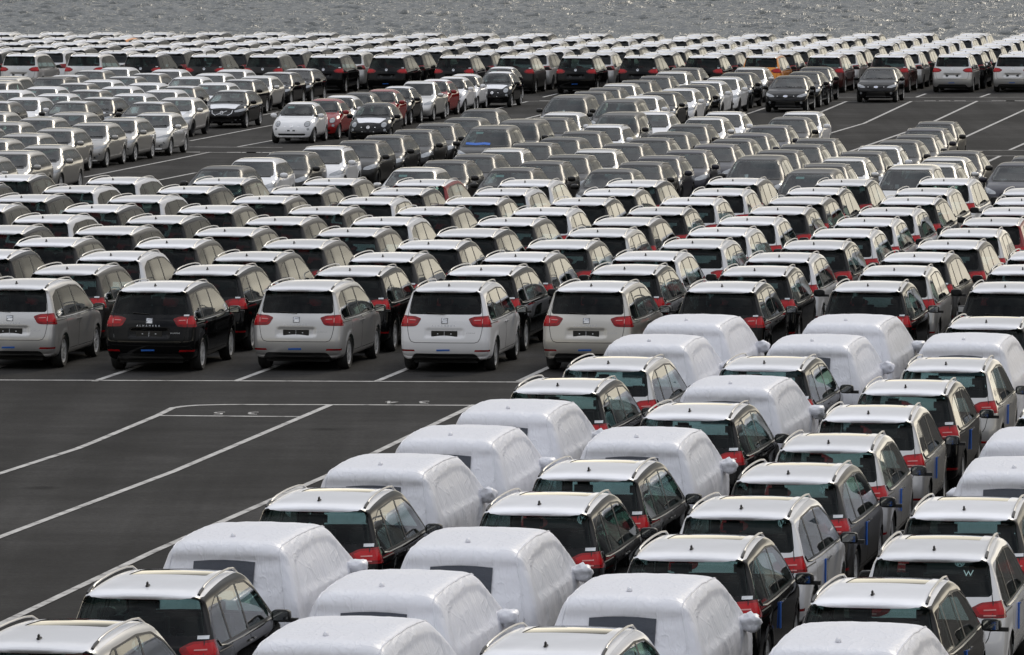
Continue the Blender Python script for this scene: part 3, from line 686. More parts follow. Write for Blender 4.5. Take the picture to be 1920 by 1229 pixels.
        out.append(part('emblem', strips('emblem', [disc, [(-.03, 1.11), (-.014, 1.05), (0, 1.09), (.014, 1.05), (.03, 1.11)]], .018, 'chrome', pl), tag='emblem'))
        out.append(part('tape_strip', strips('tape_strip', [[(-.145, .452), (.10, .458)]], .034, 'tape_blue', pl), tag='tape'))
        out.append(part('plate_holder', strips('plate_holder', [[(-.25, .785), (.25, .785)]], .11, 'plate', pl), tag='plate'))
        out.append(part('paper_label', strips('paper_label', [[(.70, 1.172), (.78, 1.172)]], .034, 'paper', on_rear(b, .016)), tag='label'))
    return out

# ------------------------------------------------------------------ wrapped people carrier
WRAP = dict(MPV, L=4.96, W=1.96, H=1.77, k=.15, bow_r=.05, crown=.05, dents=[], flare=0,
    sil=[(-2.30, .17), (-2.45, .30), (-2.48, .60), (-2.47, .90), (-2.42, 1.10), (-2.33, 1.36), (-2.27, 1.50), (-2.265, 1.60), (-2.19, 1.68), (-2.0, 1.725), (-1.4, 1.745), (-.6, 1.76), (.2, 1.735), (.72, 1.66),
         (1.2, 1.43), (1.65, 1.20), (2.08, 1.06), (2.34, .92), (2.46, .72), (2.48, .45), (2.40, .22), (2.1, .16), (0, .15)],
    sec=[(.10, .90), (.30, .94), (.70, .968), (.95, .968), (1.10, .935), (1.35, .850), (1.58, .755), (1.70, .715), (1.9, .66)])
WDLO = inset(DLO, .02); WREAR = [(-.68, 1.55), (.68, 1.55), (.74, 1.10), (-.74, 1.10)]
def pressed(p, poly):
    """1 inside a window outline, falling to 0 over a few centimetres at its edge"""
    c = np.mean(poly, 0); m_ = 9.0
    for i in range(len(poly)):
        a, b = poly[i - 1], poly[i]; ex, ey = b[0] - a[0], b[1] - a[1]; l = math.hypot(ex, ey)
        s_ = (ex * (p[1] - a[1]) - ey * (p[0] - a[0])) / l; sc = ex * (c[1] - a[1]) - ey * (c[0] - a[0]); m_ = min(m_, s_ if sc > 0 else -s_)
    return min(1, max(0, m_ / .05))
def wrap_proto(seed):
    b = Body(WRAP); C = Cutter(b, (.066, .05, .05))
    C.cut('patch', 'rear', [(-.385, 1.14), (.385, 1.14), (.39, 1.475), (.18, 1.493), (0, 1.498), (-.18, 1.493), (-.39, 1.475)], -1.9)
    P = C.parts({'patch': .006}); out = []
    off = Vector((seed * 7.3, seed * 3.1, seed))
    for lab, (v, f, n) in P.items():
        if lab == 'patch':
            out.append(part('window_patch', mk('window_patch', v, f, 'net_patch', n))); continue
        q = v.copy()
        for i, (p, nn) in enumerate(zip(v, n)):
            p = Vector(p); side = abs(nn[1]); rear = max(0, -nn[0])
            # taut folds: run down and forward on the sides, fan out from the corners at the back, shallow ripples on top
            a = noise.noise(Vector((p.x * 2.6 + p.z * 1.6, p.z * .7, p.y * .5)) + off) ; a2 = noise.noise(Vector((p.x * 6 - p.z * 3, p.z * 1.6, p.y)) + off * 1.7)
            r1 = noise.noise(Vector((p.z * 5 + abs(p.y) * 3, p.y * 2.2, p.x)) + off * 2.3); tp = noise.noise(Vector((p.x * 1.6, p.y * 5, p.z)) + off * .7)
            lowf = min(1, max(0, (1.15 - p.z) / .6))
            d = side * (.013 * (1 - abs(a) * 2.6) + .007 * (1 - abs(a2) * 3)) * (.45 + lowf) + rear * .009 * (1 - abs(r1) * 2.5) * (.5 + lowf) + max(0, nn[2]) * .004 * (1 - abs(tp) * 3)
            if side > .4: d -= .022 * pressed((p.x, p.z), WDLO)
            if rear > .4: d -= .018 * pressed((p.y, p.z), WREAR)
            if side > .5: # hang from the roof corner to the mirror
                d += side * .015 * math.exp(-((p.x - (1.0 - (p.z - 1.05) * .9)) / .07)**2) * (p.z > .8)
            q[i] = p + Vector(nn) * d
        me = mk('cover', q, f, 'wrap'); out.append(part('cover', me)); bv = BVHTree.FromPolygons([Vector(p) for p in q], f)
    # stitched seams down both rear corners and along the roof edges
    for sg in (1, -1):
        pts = []
        for z in np.linspace(.45, 1.60, 20):
            y = sg * float(np.interp(z, [.4, .9, 1.3, 1.6], [.80, .80, .73, .67])); h_ = bv.ray_cast(Vector((-4, y + random.uniform(-.006, .006), z)), Vector((1, 0, 0)))
            if h_[0]: pts.append(h_[0] + h_[1] * .004)
        for x in np.linspace(-2.10, .6, 24):
            h_ = bv.ray_cast(Vector((x, sg * .675, 3)), Vector((0, 0, -1)))
            if h_[0]: pts.append(h_[0] + h_[1] * .004)
        out.append(part('seam', tube('seam', pts, .009, 'wrap', 5)))
    bm = bmesh.new(); bmesh.ops.create_icosphere(bm, subdivisions=3, radius=1)
    for v in bm.verts:
        d = 1 + .35 * noise.noise(v.co * 2.2 + off) + .22 * noise.noise(v.co * 5 + off); v.co = (v.co.x * .12 * d, v.co.y * .155 * d * (1 - .25 * v.co.y), v.co.z * .115 * d)
    mb = from_bm('mirror_cover', bm, 'wrap', 180)
    for sg in (1, -1): out.append(part('mirror_cover', mb, loc=(1.02, sg * 1.045, 1.08), rz=0 if sg > 0 else math.pi))
    bm = bmesh.new(); bmesh.ops.create_icosphere(bm, subdivisions=2, radius=1)
    for v in bm.verts: v.co = (v.co.x * .06, v.co.y * .035, max(-.01, v.co.z) * .055)
    out.append(part('antenna_bump', from_bm('antenna_bump', bm, 'wrap', 180), loc=(-1.75, 0, b.ray(2, 1, -1.75, 0))))
    return out + wheels(WRAP)

# ------------------------------------------------------------------ cars that face the camera
def hatch_sil(L, H, hood=.0, rake=.0, tail=0.0):
    q = [(-.470, .17), (-.492, .26), (-.500, .42), (-.492, .60), (-.472, .70 - tail), (-.415, .90 - tail), (-.375, .952), (-.25, .988), (-.08, 1.0), (.06, .978), (.100 + rake, .935), (.175 + rake, .82), (.265 + rake, .690), (.300 + rake, .650),
         (.385, .60 + hood), (.450, .515 + hood), (.488, .42), (.500, .32), (.492, .20), (.455, .135), (0, .135), (-.42, .15)]
    return [(x * L, z * H) for x, z in q]
def hatch_spec(L, W, H, wr=.315, hood=0, rake=0, tail=0, belt=.94, sil=None):
    h = W / 2
    return dict(L=L, W=W, H=H, bow_r=.06, bow_f=.15, crown=.045, k=.16, wr=wr, ww=.20, axles=(-.302 * L, .312 * L), track=h - .125, sil=sil or hatch_sil(L, H, hood, rake, tail), belt=belt,
        sec=[(.12, h * .90), (.30, h * .965), (.55, h * .99), (.75, h), (belt - .08, h * .995), (belt, h * .972), (belt + .1, h * .93), (H * .86, h * .77), (H * .97, h * .70), (H + .2, h * .62)],
        plan=[(-L / 2, .90), (-.40 * L, .965), (-.15 * L, 1), (.22 * L, 1), (.38 * L, .965), (L / 2, .86)])
def ring_pts(cx, cz, rx, rz_, n=14): return [(cx + rx * math.cos(2 * math.pi * i / n), cz + rz_ * math.sin(2 * math.pi * i / n)) for i in range(n + 1)]
def car_proto(kind):
    sp = CARS[kind]; b = Body(sp); L, W, H, belt = sp['L'], sp['W'], sp['H'], sp['belt']; h = W / 2
    C = Cutter(b, (.082, .060, .058))
    for ax in sp['axles']:
        for sd, sg in (('left', 1), ('right', -1)): C.cut('hole', sd, circle(ax, sp['wr'], sp['wr'] + .045, 16), sg * .5)
    ws0, ws1 = sp['ws']                                  # windscreen: (z, half width) at base and top
    wp = [(-ws0[1] - .075, ws0[0]), (ws0[1] + .075, ws0[0]), (ws1[1] + .055, ws1[0] + .015), (-ws1[1] - .055, ws1[0] + .015)]
    C.cut('border', 'front', rpoly(wp, .08, 4), sp['wx']); C.cut('windscreen', 'front', rpoly(inset(wp, .028), .07, 4), sp['wx'], ('border',))
    C.cut('cowl', 'front', [(-ws0[1], ws0[0] - .035), (ws0[1], ws0[0] - .035), (ws0[1], ws0[0] + .05), (-ws0[1], ws0[0] + .05)], sp['wx'])
    if kind != 'P': C.cut('rear_window', 'rear', rpoly([(-.52, belt + .13), (.52, belt + .13), (.46, H * .915), (-.46, H * .915)], .05), -.25 * L)
    side_glass(C, sp['dlo'], sp['glass'], .4)
    if kind == 'P': C.cut('bed', 'top', [(-2.05, -.66), (-.72, -.66), (-.72, .66), (-2.05, .66)], .92)
    zt = sp.get('roofz', H * .925)
    C.cut('roof', 'top', rpoly(sp['roof'], .08), zt)
    if sp.get('hoodfilm'): C.cut('bonnet', 'top', rpoly(sp['hoodfilm'], .10), .56)
    for q, nm in ((sp['lamp'], 'l'), (mir(sp['lamp']), 'r')): C.cut('headlight_' + nm, 'front', q if kind == 'F' else rpoly(q, .025, 2), .30 * L, ('body', 'bonnet'))
    if 'lamp2' in sp:
        for q, nm in ((sp['lamp2'], 'l'), (mir(sp['lamp2']), 'r')): C.cut('fog_' + nm, 'front', q, .36 * L, ('body',))
    if 'grille' in sp: C.cut('grille', 'front', rpoly(sp['grille'], .03, 2), .38 * L, ('body', 'bonnet'))
    if 'intake' in sp: C.cut('intake', 'front', rpoly(sp['intake'], .03, 2), .38 * L)
    for q, nm in (([(h + .05, .98 * belt), (h * .62, .97 * belt), (h * .66, .74 * belt), (h + .05, .72 * belt)], 'l'),): 
        C.cut('lamp_l', 'rear', q, -.44 * L); C.cut('lamp_r', 'rear', mir(q), -.44 * L)
    P = C.parts(OFF)
    out = body_parts(P, PAINTED, dict(PMATS, windscreen='glass_screen'), PNAMES)
    out.append(part('interior_lining', liner(P, ['body', 'roof', 'pillar_left', 'pillar_right', 'glassall_left_0', 'glassall_left_1', 'glassall_right_0', 'glassall_right_1'], .66 * H / 1.46)))
    ds = sp.get('seat_z', .78)
    out += seats(sp, [(-.04 * L, (-.36, .36), ds)])
    bm = bmesh.new(); bbox(bm, (sp['ws_base'] - .28, 0, belt - .12), (.45, W - .40, .16), .05); out.append(part('dashboard', from_bm('dashboard', bm, 'seat_cloth')))
    out.append(part('underbody', underbody(sp))); out += wheels(sp)
    for sg in (1, -1):
        xm = sp['mx']; ym = b.ray(1, sg, xm, belt); out.append(part('door_mirror', MIRROR_PAINT, paint=True, tag='mirror', loc=(xm, ym + sg * .12, belt + .05)))
    if sp.get('rails'):
        for sg in (1, -1):
            pts = [(x, sg * (h * .665), b.ray(2, 1, x, sg * h * .665) + .030 * min(1, 4 * math.sin(math.pi * t)) - .003) for t, x in zip(np.linspace(0, 1, 7), np.linspace(-.36 * L, .02 * L, 7))]
            out.append(part('roof_rail', tube('roof_rail', pts, .014, 'rail_metal', 6), tag='rail'))
    fr = on_front(b); X = sp.get('trim', {})
    for nm, (lines, wd, mt, o) in X.items():
        out.append(part(nm.rstrip('0123456789'), strips(nm.rstrip('0123456789'), lines, wd, mt, on_front(b, o)), tag='front'))
    for a, c in ((-.45, .08), (.05, .55)):
        z0 = ws0[0] + .03; out.append(part('wiper', tube('wiper', [fr(a * h / .8, z0, .012), fr(c * h / .8, z0 + .018, .012)], .009, 'black_plastic', 4), tag='front'))
    if kind == 'M': out.append(part('blue_sheet', strips('blue_sheet', [[(-.62, ws0[0] + .085), (-.30, ws0[0] + .07), (0, ws0[0] + .09), (.16, ws0[0] + .075)]], .07, 'tape_blue', on_front(b, .006)), tag='sheet'))
    out.append(part('paper_label', strips('paper_label', [[(-.36, ws1[0] - .10), (-.16, ws1[0] - .10)]], .06, 'paper_teal', on_front(b, -.02)), tag='sticker'))
    return out
def dlo_of(L, H, belt, xr, xf, xt, arch=.895):
    """side glass outline: xr rear corner, xf foot of the screen pillar, xt top of the screen pillar"""
    return [(xr, belt + .07), (xr + .16 * L / 4.3, H * (arch - .045)), (xr + .34 * L / 4.3, H * (arch - .008)), (-.06 * L, H * arch), (xt - .25, H * (arch - .012)), (xt, H * (arch - .055)), (xf, belt + .02), (xf - .06, belt - .005), (xr + .05, belt + .012)]
CARS = {}
c = hatch_spec(4.28, 1.76, 1.47, belt=.95); CARS['A'] = dict(c, ws=((1.005, .645), (1.365, .525)), wx=.15, ws_base=1.12, mx=.72, dlo=dlo_of(4.28, 1.47, .95, -1.68, .98, .50), glass=[(-2, -1.22), (-1.16, -.14), (-.06, 1.2)],
    roof=[(-1.62, -.55), (.28, -.53), (.28, .53), (-1.62, .55)], lamp=[(.88, .80), (.66, .735), (.42, .665), (.44, .625), (.70, .66), (.88, .70)], lamp2=circle(.62, .40, .045, 10), grille=[(-.30, .60), (.30, .60), (.26, .655), (-.26, .655)],
    intake=[(-.44, .25), (.44, .25), (.34, .42), (-.34, .42)], trim={'emblem': ([ring_pts(0, .66, .06, .04)], .012, 'chrome', .002), 'vent1': ([[(.56, .36), (.70, .47)]], .06, 'grille', .003), 'vent2': ([[(-.56, .36), (-.70, .47)]], .06, 'grille', .003)})
c = hatch_spec(4.37, 1.80, 1.44, belt=.94, hood=.01, tail=.02); CARS['V'] = dict(c, ws=((.990, .665), (1.340, .535)), wx=.15, ws_base=1.10, mx=.70, dlo=dlo_of(4.37, 1.44, .94, -1.62, .95, .45), glass=[(-2, -1.20), (-1.14, -.14), (-.06, 1.2)],
    roof=[(-1.64, -.575), (.26, -.55), (.26, .55), (-1.64, .575)], roofz=1.335, hoodfilm=[(1.28, -.62), (1.88, -.50), (1.88, .50), (1.28, .62)], lamp=[(.90, .80), (.72, .765), (.47, .70), (.49, .635), (.72, .66), (.90, .71)], grille=[(-.40, .70), (.40, .70), (.37, .60), (.26, .535), (-.26, .535), (-.37, .60)],
    intake=[(-.52, .28), (.52, .28), (.48, .40), (-.48, .40)], trim={'grille_frame': ([[(-.41, .705), (-.385, .60), (-.27, .53), (.27, .53), (.385, .60), (.41, .705)]], .022, 'chrome', .004), 'emblem': ([ring_pts(0, .62, .058, .058), [(-.20, .555), (.20, .69)]], .016, 'chrome', .006), 'lamp_strip1': ([[(.52, .34), (.72, .35)]], .025, 'lens_clear', .004), 'lamp_strip2': ([[(-.52, .34), (-.72, .35)]], .025, 'lens_clear', .004)})
c = hatch_spec(4.36, 1.82, 1.48, belt=.95); CARS['K'] = dict(c, ws=((1.005, .675), (1.380, .545)), wx=.15, ws_base=1.14, mx=.72, dlo=dlo_of(4.36, 1.48, .95, -1.66, 1.00, .50), glass=[(-2, -1.22), (-1.16, -.14), (-.06, 1.2)],
    roof=[(-1.66, -.57), (.28, -.55), (.28, .55), (-1.66, .57)], lamp=[(.92, .84), (.78, .80), (.52, .72), (.46, .655), (.66, .645), (.90, .72)], lamp2=circle(.66, .42, .052, 10), grille=[(-.34, .635), (.34, .635), (.33, .66), (-.33, .66)],
    intake=[(-.46, .27), (.46, .27), (.40, .50), (-.40, .50)], trim={'grille_bar': ([[(-.36, .69), (.36, .69)]], .016, 'chrome', .004), 'emblem': ([ring_pts(0, .69, .085, .034), [(-.05, .69), (.05, .69)]], .016, 'chrome', .008), 'badge': ([[(-.07, .69), (.07, .69)]], .045, 'tape_blue', .004)})
c = hatch_spec(4.25, 1.79, 1.50, belt=.97); CARS['O'] = dict(c, ws=((1.015, .665), (1.395, .540)), wx=.15, ws_base=1.12, mx=.72, dlo=dlo_of(4.25, 1.50, .97, -1.78, .98, .50), glass=[(-2, -1.24), (-1.18, -.14), (-.06, 1.2)], rails=True,
    roof=[(-1.68, -.57), (.28, -.55), (.28, .55), (-1.68, .57)], lamp=[(.90, .86), (.72, .82), (.50, .73), (.47, .66), (.66, .655), (.90, .73)], lamp2=circle(.64, .40, .045, 10), grille=[(-.38, .57), (.38, .57), (.35, .69), (-.35, .69)],
    intake=[(-.46, .25), (.46, .25), (.40, .42), (-.40, .42)], trim={'grille_bar': ([[(-.36, .635), (.36, .635)]], .022, 'chrome', .022), 'emblem': ([ring_pts(0, .635, .05, .05), [(-.05, .635), (.05, .635)]], .014, 'chrome', .026)})
ms = [(x * 4.55 / 4.86, z * 1.64 / 1.73) for x, z in MPV['sil']]
c = hatch_spec(4.55, 1.86, 1.64, wr=.325, belt=1.03, sil=ms); CARS['M'] = dict(c, ws=((1.02, .74), (1.535, .585)), wx=.35, ws_base=1.58, mx=1.0, dlo=[(x * .936, z * .948) for x, z in DLO], glass=[(-2.2, -1.25), (-1.19, -.25), (-.17, 1.5)],
    roof=[(-1.95, -.60), (.56, -.58), (.56, .58), (-1.95, .60)], lamp=[(.95, .93), (.74, .88), (.52, .79), (.50, .71), (.70, .71), (.95, .79)], lamp2=circle(.66, .42, .05, 10), grille=[(-.40, .60), (.40, .60), (.38, .72), (-.38, .72)],
    intake=[(-.50, .28), (.50, .28), (.44, .45), (-.44, .45)], trim={'grille_bar': ([[(-.38, .665), (.38, .665)]], .022, 'chrome', .022)}, seat_z=.86)
fs = [(-1.62, .25), (-1.74, .40), (-1.775, .60), (-1.74, .80), (-1.66, .95), (-1.50, 1.18), (-1.36, 1.34), (-1.10, 1.435), (-.6, 1.485), (-.1, 1.475), (.22, 1.40), (.45, 1.26), (.72, 1.05), (.84, .985), (1.20, .905), (1.52, .78), (1.70, .62), (1.765, .45), (1.74, .30), (1.60, .20), (0, .19), (-1.5, .20)]
c = hatch_spec(3.55, 1.63, 1.49, wr=.29, belt=.95, sil=fs); CARS['F'] = dict(c, k=.24, bow_f=.20, axles=(-1.15, 1.15), ws=((1.03, .60), (1.40, .515)), wx=.05, ws_base=.80, mx=.50, dlo=dlo_of(3.55, 1.49, .95, -1.22, .70, .30), glass=[(-1.5, -.66), (-.60, 1.0)],
    roof=[(-1.30, -.53), (.12, -.50), (.12, .50), (-1.30, .53)], hoodfilm=[(.92, -.58), (1.46, -.40), (1.46, .40), (.92, .58)], lamp=circle(.555, .725, .098, 16), lamp2=circle(.60, .535, .050, 10),
    intake=[(-.50, .30), (.50, .30), (.52, .375), (-.52, .375)], trim={'grille_bar': ([[(-.27, .635), (.27, .635)]], .020, 'chrome', .004), 'emblem': ([ring_pts(0, .635, .048, .048), [(-.03, .635), (.03, .635)]], .020, 'chrome', .008), 'bumper_trim1': ([[(.20, .475), (.66, .485)]], .020, 'chrome', .004), 'bumper_trim2': ([[(-.20, .475), (-.66, .485)]], .020, 'chrome', .004), 'plate_holder': ([[(-.13, .485), (.13, .485)]], .05, 'plate', .004), 'headlight_rim1': ([ring_pts(.555, .725, .10, .10)], .014, 'black_plastic', .002), 'headlight_rim2': ([ring_pts(-.555, .725, .10, .10)], .014, 'black_plastic', .002)})
ps = [(-2.05, .36), (-2.15, .50), (-2.175, .75), (-2.17, .97), (-2.10, 1.00), (-.75, 1.00), (-.62, 1.06), (-.56, 1.40), (-.46, 1.53), (-.2, 1.58), (.15, 1.56), (.36, 1.47), (.72, 1.22), (.98, 1.05), (1.12, 1.00), (1.6, .90), (1.95, .76), (2.13, .58), (2.17, .42), (2.10, .27), (1.9, .22), (0, .24), (-1.9, .28)]
c = hatch_spec(4.35, 1.70, 1.58, belt=.98, sil=ps); CARS['P'] = dict(c, k=.10, ws=((1.05, .62), (1.465, .51)), wx=.1, ws_base=1.05, mx=.62, dlo=[(-.45, 1.05), (-.40, 1.38), (-.2, 1.44), (.10, 1.43), (.32, 1.36), (.80, 1.04), (.76, 1.0), (-.43, 1.01)], glass=[(-.6, -.02), (.04, 1.2)], rails=False, roofz=1.46,
    roof=[(-.48, -.53), (.18, -.51), (.18, .51), (-.48, .53)], lamp=[(.84, .86), (.66, .82), (.48, .72), (.48, .66), (.66, .66), (.84, .73)], grille=[(-.36, .58), (.36, .58), (.34, .68), (-.34, .68)], intake=[(-.46, .28), (.46, .28), (.40, .46), (-.40, .46)],
    trim={'grille_bar': ([[(-.34, .63), (.34, .63)]], .02, 'chrome', .022)}, seat_z=.86)

# ------------------------------------------------------------------ where things stand (metres; x right, y away from the camera)
NEAR = [(-4.82,73.72,'W','s',0),(-3.99,79.1,'W','k',0),(-3.18,84.6,'C','',0),(-2.28,89.73,'W','k',0),(-1.54,94.69,'C','',0),(-0.64,99.64,'C','',0)
,(0.22,104.58,'C','',0),(1.04,109.54,'W','k',0),(1.94,114.48,'W','s',0),(2.7,119.44,'C','',0),(3.54,124.88,'C','',0),(-1.72,73.75,'C','',1)
,(-1.23,78.76,'C','',1),(-0.28,83.93,'C','',1),(0.64,89.18,'W','k',1),(1.37,94.15,'W','k',1),(2.09,99.32,'C','',1),(3.05,104.38,'W','k',1)
,(3.86,109.56,'C','',1),(4.58,114.53,'W','k',1),(5.6,119.45,'C','',1),(6.49,124.88,'C','',1),(0.67,73.02,'W','w',2),(1.65,78.29,'C','',2)
,(2.49,83.34,'W','k',2),(3.31,88.59,'W','w',2),(4.12,93.67,'W','g',2),(4.88,98.64,'W','s',2),(5.74,103.97,'W','s',2),(6.64,109.2,'W','k',2)
,(7.62,114.25,'W','s',2),(8.3,119.8,'C','',2),(9.09,124.88,'W','k',2),(3.83,73.17,'C','',3),(4.47,78.15,'W','k',3),(5.45,83.28,'W','w',3)
,(6.18,88.45,'W','g',3),(7.25,94.22,'C','',3),(8.0,99.37,'C','',3),(8.81,104.32,'W','k',3)]
MID = [(-9.75,136.57,'s',0),(-6.91,135.76,'k',0),(-3.94,136.11,'s',0),(-1.01,135.76,'w',0),(1.91,135.76,'b',0),(4.51,135.58,'k',0),(7.44,135.76,'k',0)
,(10.17,135.41,'k',0),(-11.88,142.16,'k',1),(-9.07,141.55,'g',1),(-6.12,141.38,'k',1),(-3.13,141.07,'k',1),(-0.35,141.21,'k',1),(2.64,141.52,'k',1)
,(5.34,141.0,'k',1),(8.27,141.13,'s',1),(11.01,141.38,'k',1),(-11.33,147.15,'k',2),(-8.46,146.54,'w',2),(-5.48,146.36,'g',2),(-2.52,146.06,'g',2)
,(0.37,146.18,'g',2),(3.19,146.52,'w',2),(6.07,145.97,'w',2),(9.04,146.09,'g',2),(11.78,146.68,'w',2),(-12.97,152.42,'k',3),(-10.25,152.06,'g',3)
,(-7.49,151.47,'g',3),(-4.6,151.3,'g',3),(-1.6,151.0,'k',3),(1.32,151.11,'g',3),(4.35,151.41,'w',3),(7.03,150.9,'k',3),(10.09,151.01,'g',3)
,(-11.77,157.31,'k',4),(-9.16,156.97,'g',4),(-6.39,156.37,'g',4),(-3.52,156.21,'g',4),(-0.75,155.94,'k',4),(2.26,156.05,'s',4),(5.07,156.38,'w',4)
,(7.92,155.84,'w',4),(10.85,155.98,'s',4),(-11.01,162.28,'w',5),(-8.25,161.91,'k',5),(-5.38,161.3,'g',5),(-2.85,161.19,'w',5),(0.16,160.88,'g',5)
,(2.94,161.03,'g',5),(5.9,161.34,'w',5),(8.7,160.81,'w',5),(11.75,160.91,'r',5),(-13.02,167.51,'g',6),(-10.14,167.22,'k',6),(-7.3,166.85,'g',6)
,(-4.51,166.24,'g',6),(-1.85,166.12,'g',6),(0.98,165.84,'w',6),(3.82,165.97,'k',6),(6.83,166.27,'g',6),(9.52,165.76,'w',6),(12.54,165.87,'w',6)
,(-12.28,172.48,'k',7),(-9.31,172.18,'w',7),(-6.16,171.75,'g',7),(-3.44,171.15,'w',7),(-0.75,171.02,'g',7),(1.98,170.76,'k',7),(4.74,170.91,'w',7)
,(7.54,171.25,'g',7),(10.38,171.1,'k',7),(13.24,170.95,'k',7),(-14.29,178.41,'k',8),(-11.35,177.42,'w',8),(-8.34,177.11,'k',8),(-5.37,176.7,'g',8)
,(-2.72,176.12,'k',8),(0.02,175.99,'w',8),(2.81,175.71,'g',8),(5.64,175.85,'w',8),(8.19,176.27,'k',8),(11.05,176.08,'s',8),(13.84,175.95,'w',8)
,(-13.58,184.01,'k',9),(-10.51,182.42,'w',9),(-7.66,182.11,'k',9),(-4.66,181.67,'g',9),(-2.16,181.12,'r',9),(0.62,180.97,'w',9),(3.53,180.68,'k',9)
,(6.28,181.79,'g',9),(9.17,181.2,'k',9),(11.99,181.79,'w',9)]
FAR = [(-27.43,343.76,'g',7),(-26.44,348.83,'s',8),(-26.29,333.9,'s',5),(-25.5,338.87,'g',6),(-24.54,343.89,'g',7),(-23.64,348.87,'g',8)
,(-25.92,318.53,'s',2),(-25.26,323.48,'k',3),(-24.38,328.62,'k',4),(-23.61,333.64,'w',5),(-22.76,338.66,'k',6),(-21.98,343.7,'k',7)
,(-21.06,348.76,'s',8),(-24.98,308.4,'k',0),(-24.21,313.46,'g',1),(-23.42,318.44,'k',2),(-22.36,323.53,'k',3),(-21.61,328.61,'s',4)
,(-20.87,333.8,'s',5),(-19.82,338.82,'o',6),(-19.17,343.89,'w',7),(-18.33,348.96,'w',8),(-22.25,308.4,'s',0),(-21.32,313.56,'w',1)
,(-20.68,318.56,'g',2),(-19.81,323.57,'g',3),(-18.96,328.62,'s',4),(-17.98,333.59,'k',5),(-17.25,338.77,'k',6),(-16.48,343.84,'g',7)
,(-15.51,349.02,'k',8),(-19.26,308.02,'s',0),(-18.34,313.13,'s',1),(-17.56,318.27,'g',2),(-16.76,323.31,'w',3),(-15.79,328.28,'g',4)
,(-14.99,333.24,'k',5),(-14.29,338.37,'k',6),(-13.34,343.53,'w',7),(-12.48,348.62,'w',8),(-16.59,307.61,'k',0),(-15.67,312.56,'k',1)
,(-14.98,317.66,'w',2),(-14.01,322.8,'g',3),(-13.14,327.89,'g',4),(-12.38,332.88,'s',5),(-11.56,338.01,'s',6),(-10.82,343.07,'k',7)
,(-9.79,348.14,'k',8),(-13.71,307.11,'g',0),(-12.8,312.08,'k',1),(-12.09,317.1,'k',2),(-11.22,322.08,'w',3),(-10.29,327.08,'w',4),(-9.58,332.09,'w',5)
,(-8.84,337.06,'s',6),(-7.93,342.14,'w',7),(-7.0,347.1,'g',8),(-11.0,306.61,'g',0),(-10.15,311.78,'k',1),(-9.37,316.92,'k',2),(-8.55,321.92,'w',3)
,(-7.67,327.07,'k',4),(-6.88,332.2,'g',5),(-6.03,337.18,'w',6),(-5.09,342.25,'w',7),(-4.28,347.41,'k',8),(-8.23,306.11,'k',0),(-7.34,311.21,'s',1)
,(-6.45,316.29,'g',2),(-5.69,321.47,'w',3),(-4.86,326.56,'k',4),(-3.99,331.58,'s',5),(-3.29,336.56,'k',6),(-2.31,341.67,'g',7),(-1.52,346.84,'s',8)
,(-5.35,305.66,'k',0),(-4.6,310.82,'k',1),(-3.69,315.85,'k',2),(-2.95,320.88,'k',3),(-1.93,325.95,'k',4),(-1.07,331.1,'k',5),(-0.29,336.09,'w',6)
,(0.65,341.19,'k',7),(1.49,346.33,'k',8),(-2.31,305.32,'k',0),(-1.38,310.39,'g',1),(-0.55,315.48,'g',2),(0.27,320.64,'g',3),(1.13,325.8,'g',4)
,(1.97,330.84,'s',5),(2.88,335.95,'w',6),(3.71,341.02,'s',7),(4.41,346.04,'k',8),(0.41,305.16,'g',0),(1.26,310.33,'s',1),(2.08,315.42,'w',2)
,(2.87,320.52,'k',3),(3.9,325.58,'s',4),(4.59,330.68,'k',5),(5.48,335.81,'w',6),(6.41,340.98,'k',7),(7.09,346.15,'k',8),(3.25,305.16,'k',0)
,(4.15,310.15,'s',1),(4.93,315.27,'k',2),(5.68,320.35,'k',3),(6.7,325.35,'k',4),(7.31,330.33,'g',5),(8.29,335.43,'k',6),(9.15,340.55,'k',7)
,(10.02,345.72,'s',8),(6.11,305.33,'k',0),(7.02,310.28,'k',1),(7.69,315.35,'g',2),(8.5,320.42,'k',3),(9.53,325.41,'s',4),(10.31,330.46,'w',5)
,(11.08,335.49,'w',6),(11.91,340.67,'k',7),(12.86,345.7,'k',8),(9.03,305.62,'k',0),(9.96,310.77,'g',1),(10.59,315.78,'s',2),(11.62,320.78,'w',3)
,(12.29,325.81,'s',4),(13.12,330.9,'s',5),(14.08,335.93,'w',6),(14.78,341.02,'g',7),(15.81,346.03,'g',8),(11.72,305.95,'o',0),(12.64,311.02,'k',1)
,(13.51,316.18,'k',2),(14.31,321.29,'s',3),(15.22,326.37,'s',4),(15.88,331.54,'k',5),(16.81,336.61,'g',6),(17.66,341.57,'s',7),(18.57,346.71,'g',8)
,(14.61,306.31,'m',0),(15.55,311.49,'s',1),(16.22,316.65,'g',2),(17.19,321.75,'k',3),(18.13,326.91,'k',4),(18.77,331.97,'s',5),(19.75,336.99,'s',6)
,(20.49,342.13,'w',7),(21.36,347.23,'k',8),(17.55,306.65,'m',0),(18.47,311.83,'s',1),(19.29,316.86,'g',2),(20.07,321.98,'k',3),(20.91,326.98,'w',4)
,(21.72,332.15,'w',5),(22.73,337.33,'w',6),(23.49,342.36,'g',7),(24.19,347.38,'w',8),(20.47,306.93,'s',0),(21.4,311.95,'k',1),(22.1,317.05,'k',2)
,(23.04,322.15,'g',3),(23.93,327.26,'w',4),(24.72,332.39,'k',5),(25.64,337.45,'k',6),(26.35,342.43,'k',7),(27.28,347.41,'g',8),(23.29,307.11,'s',0)
,(24.05,312.2,'k',1),(25.1,317.31,'k',2),(25.9,322.44,'g',3),(26.68,327.46,'s',4)]
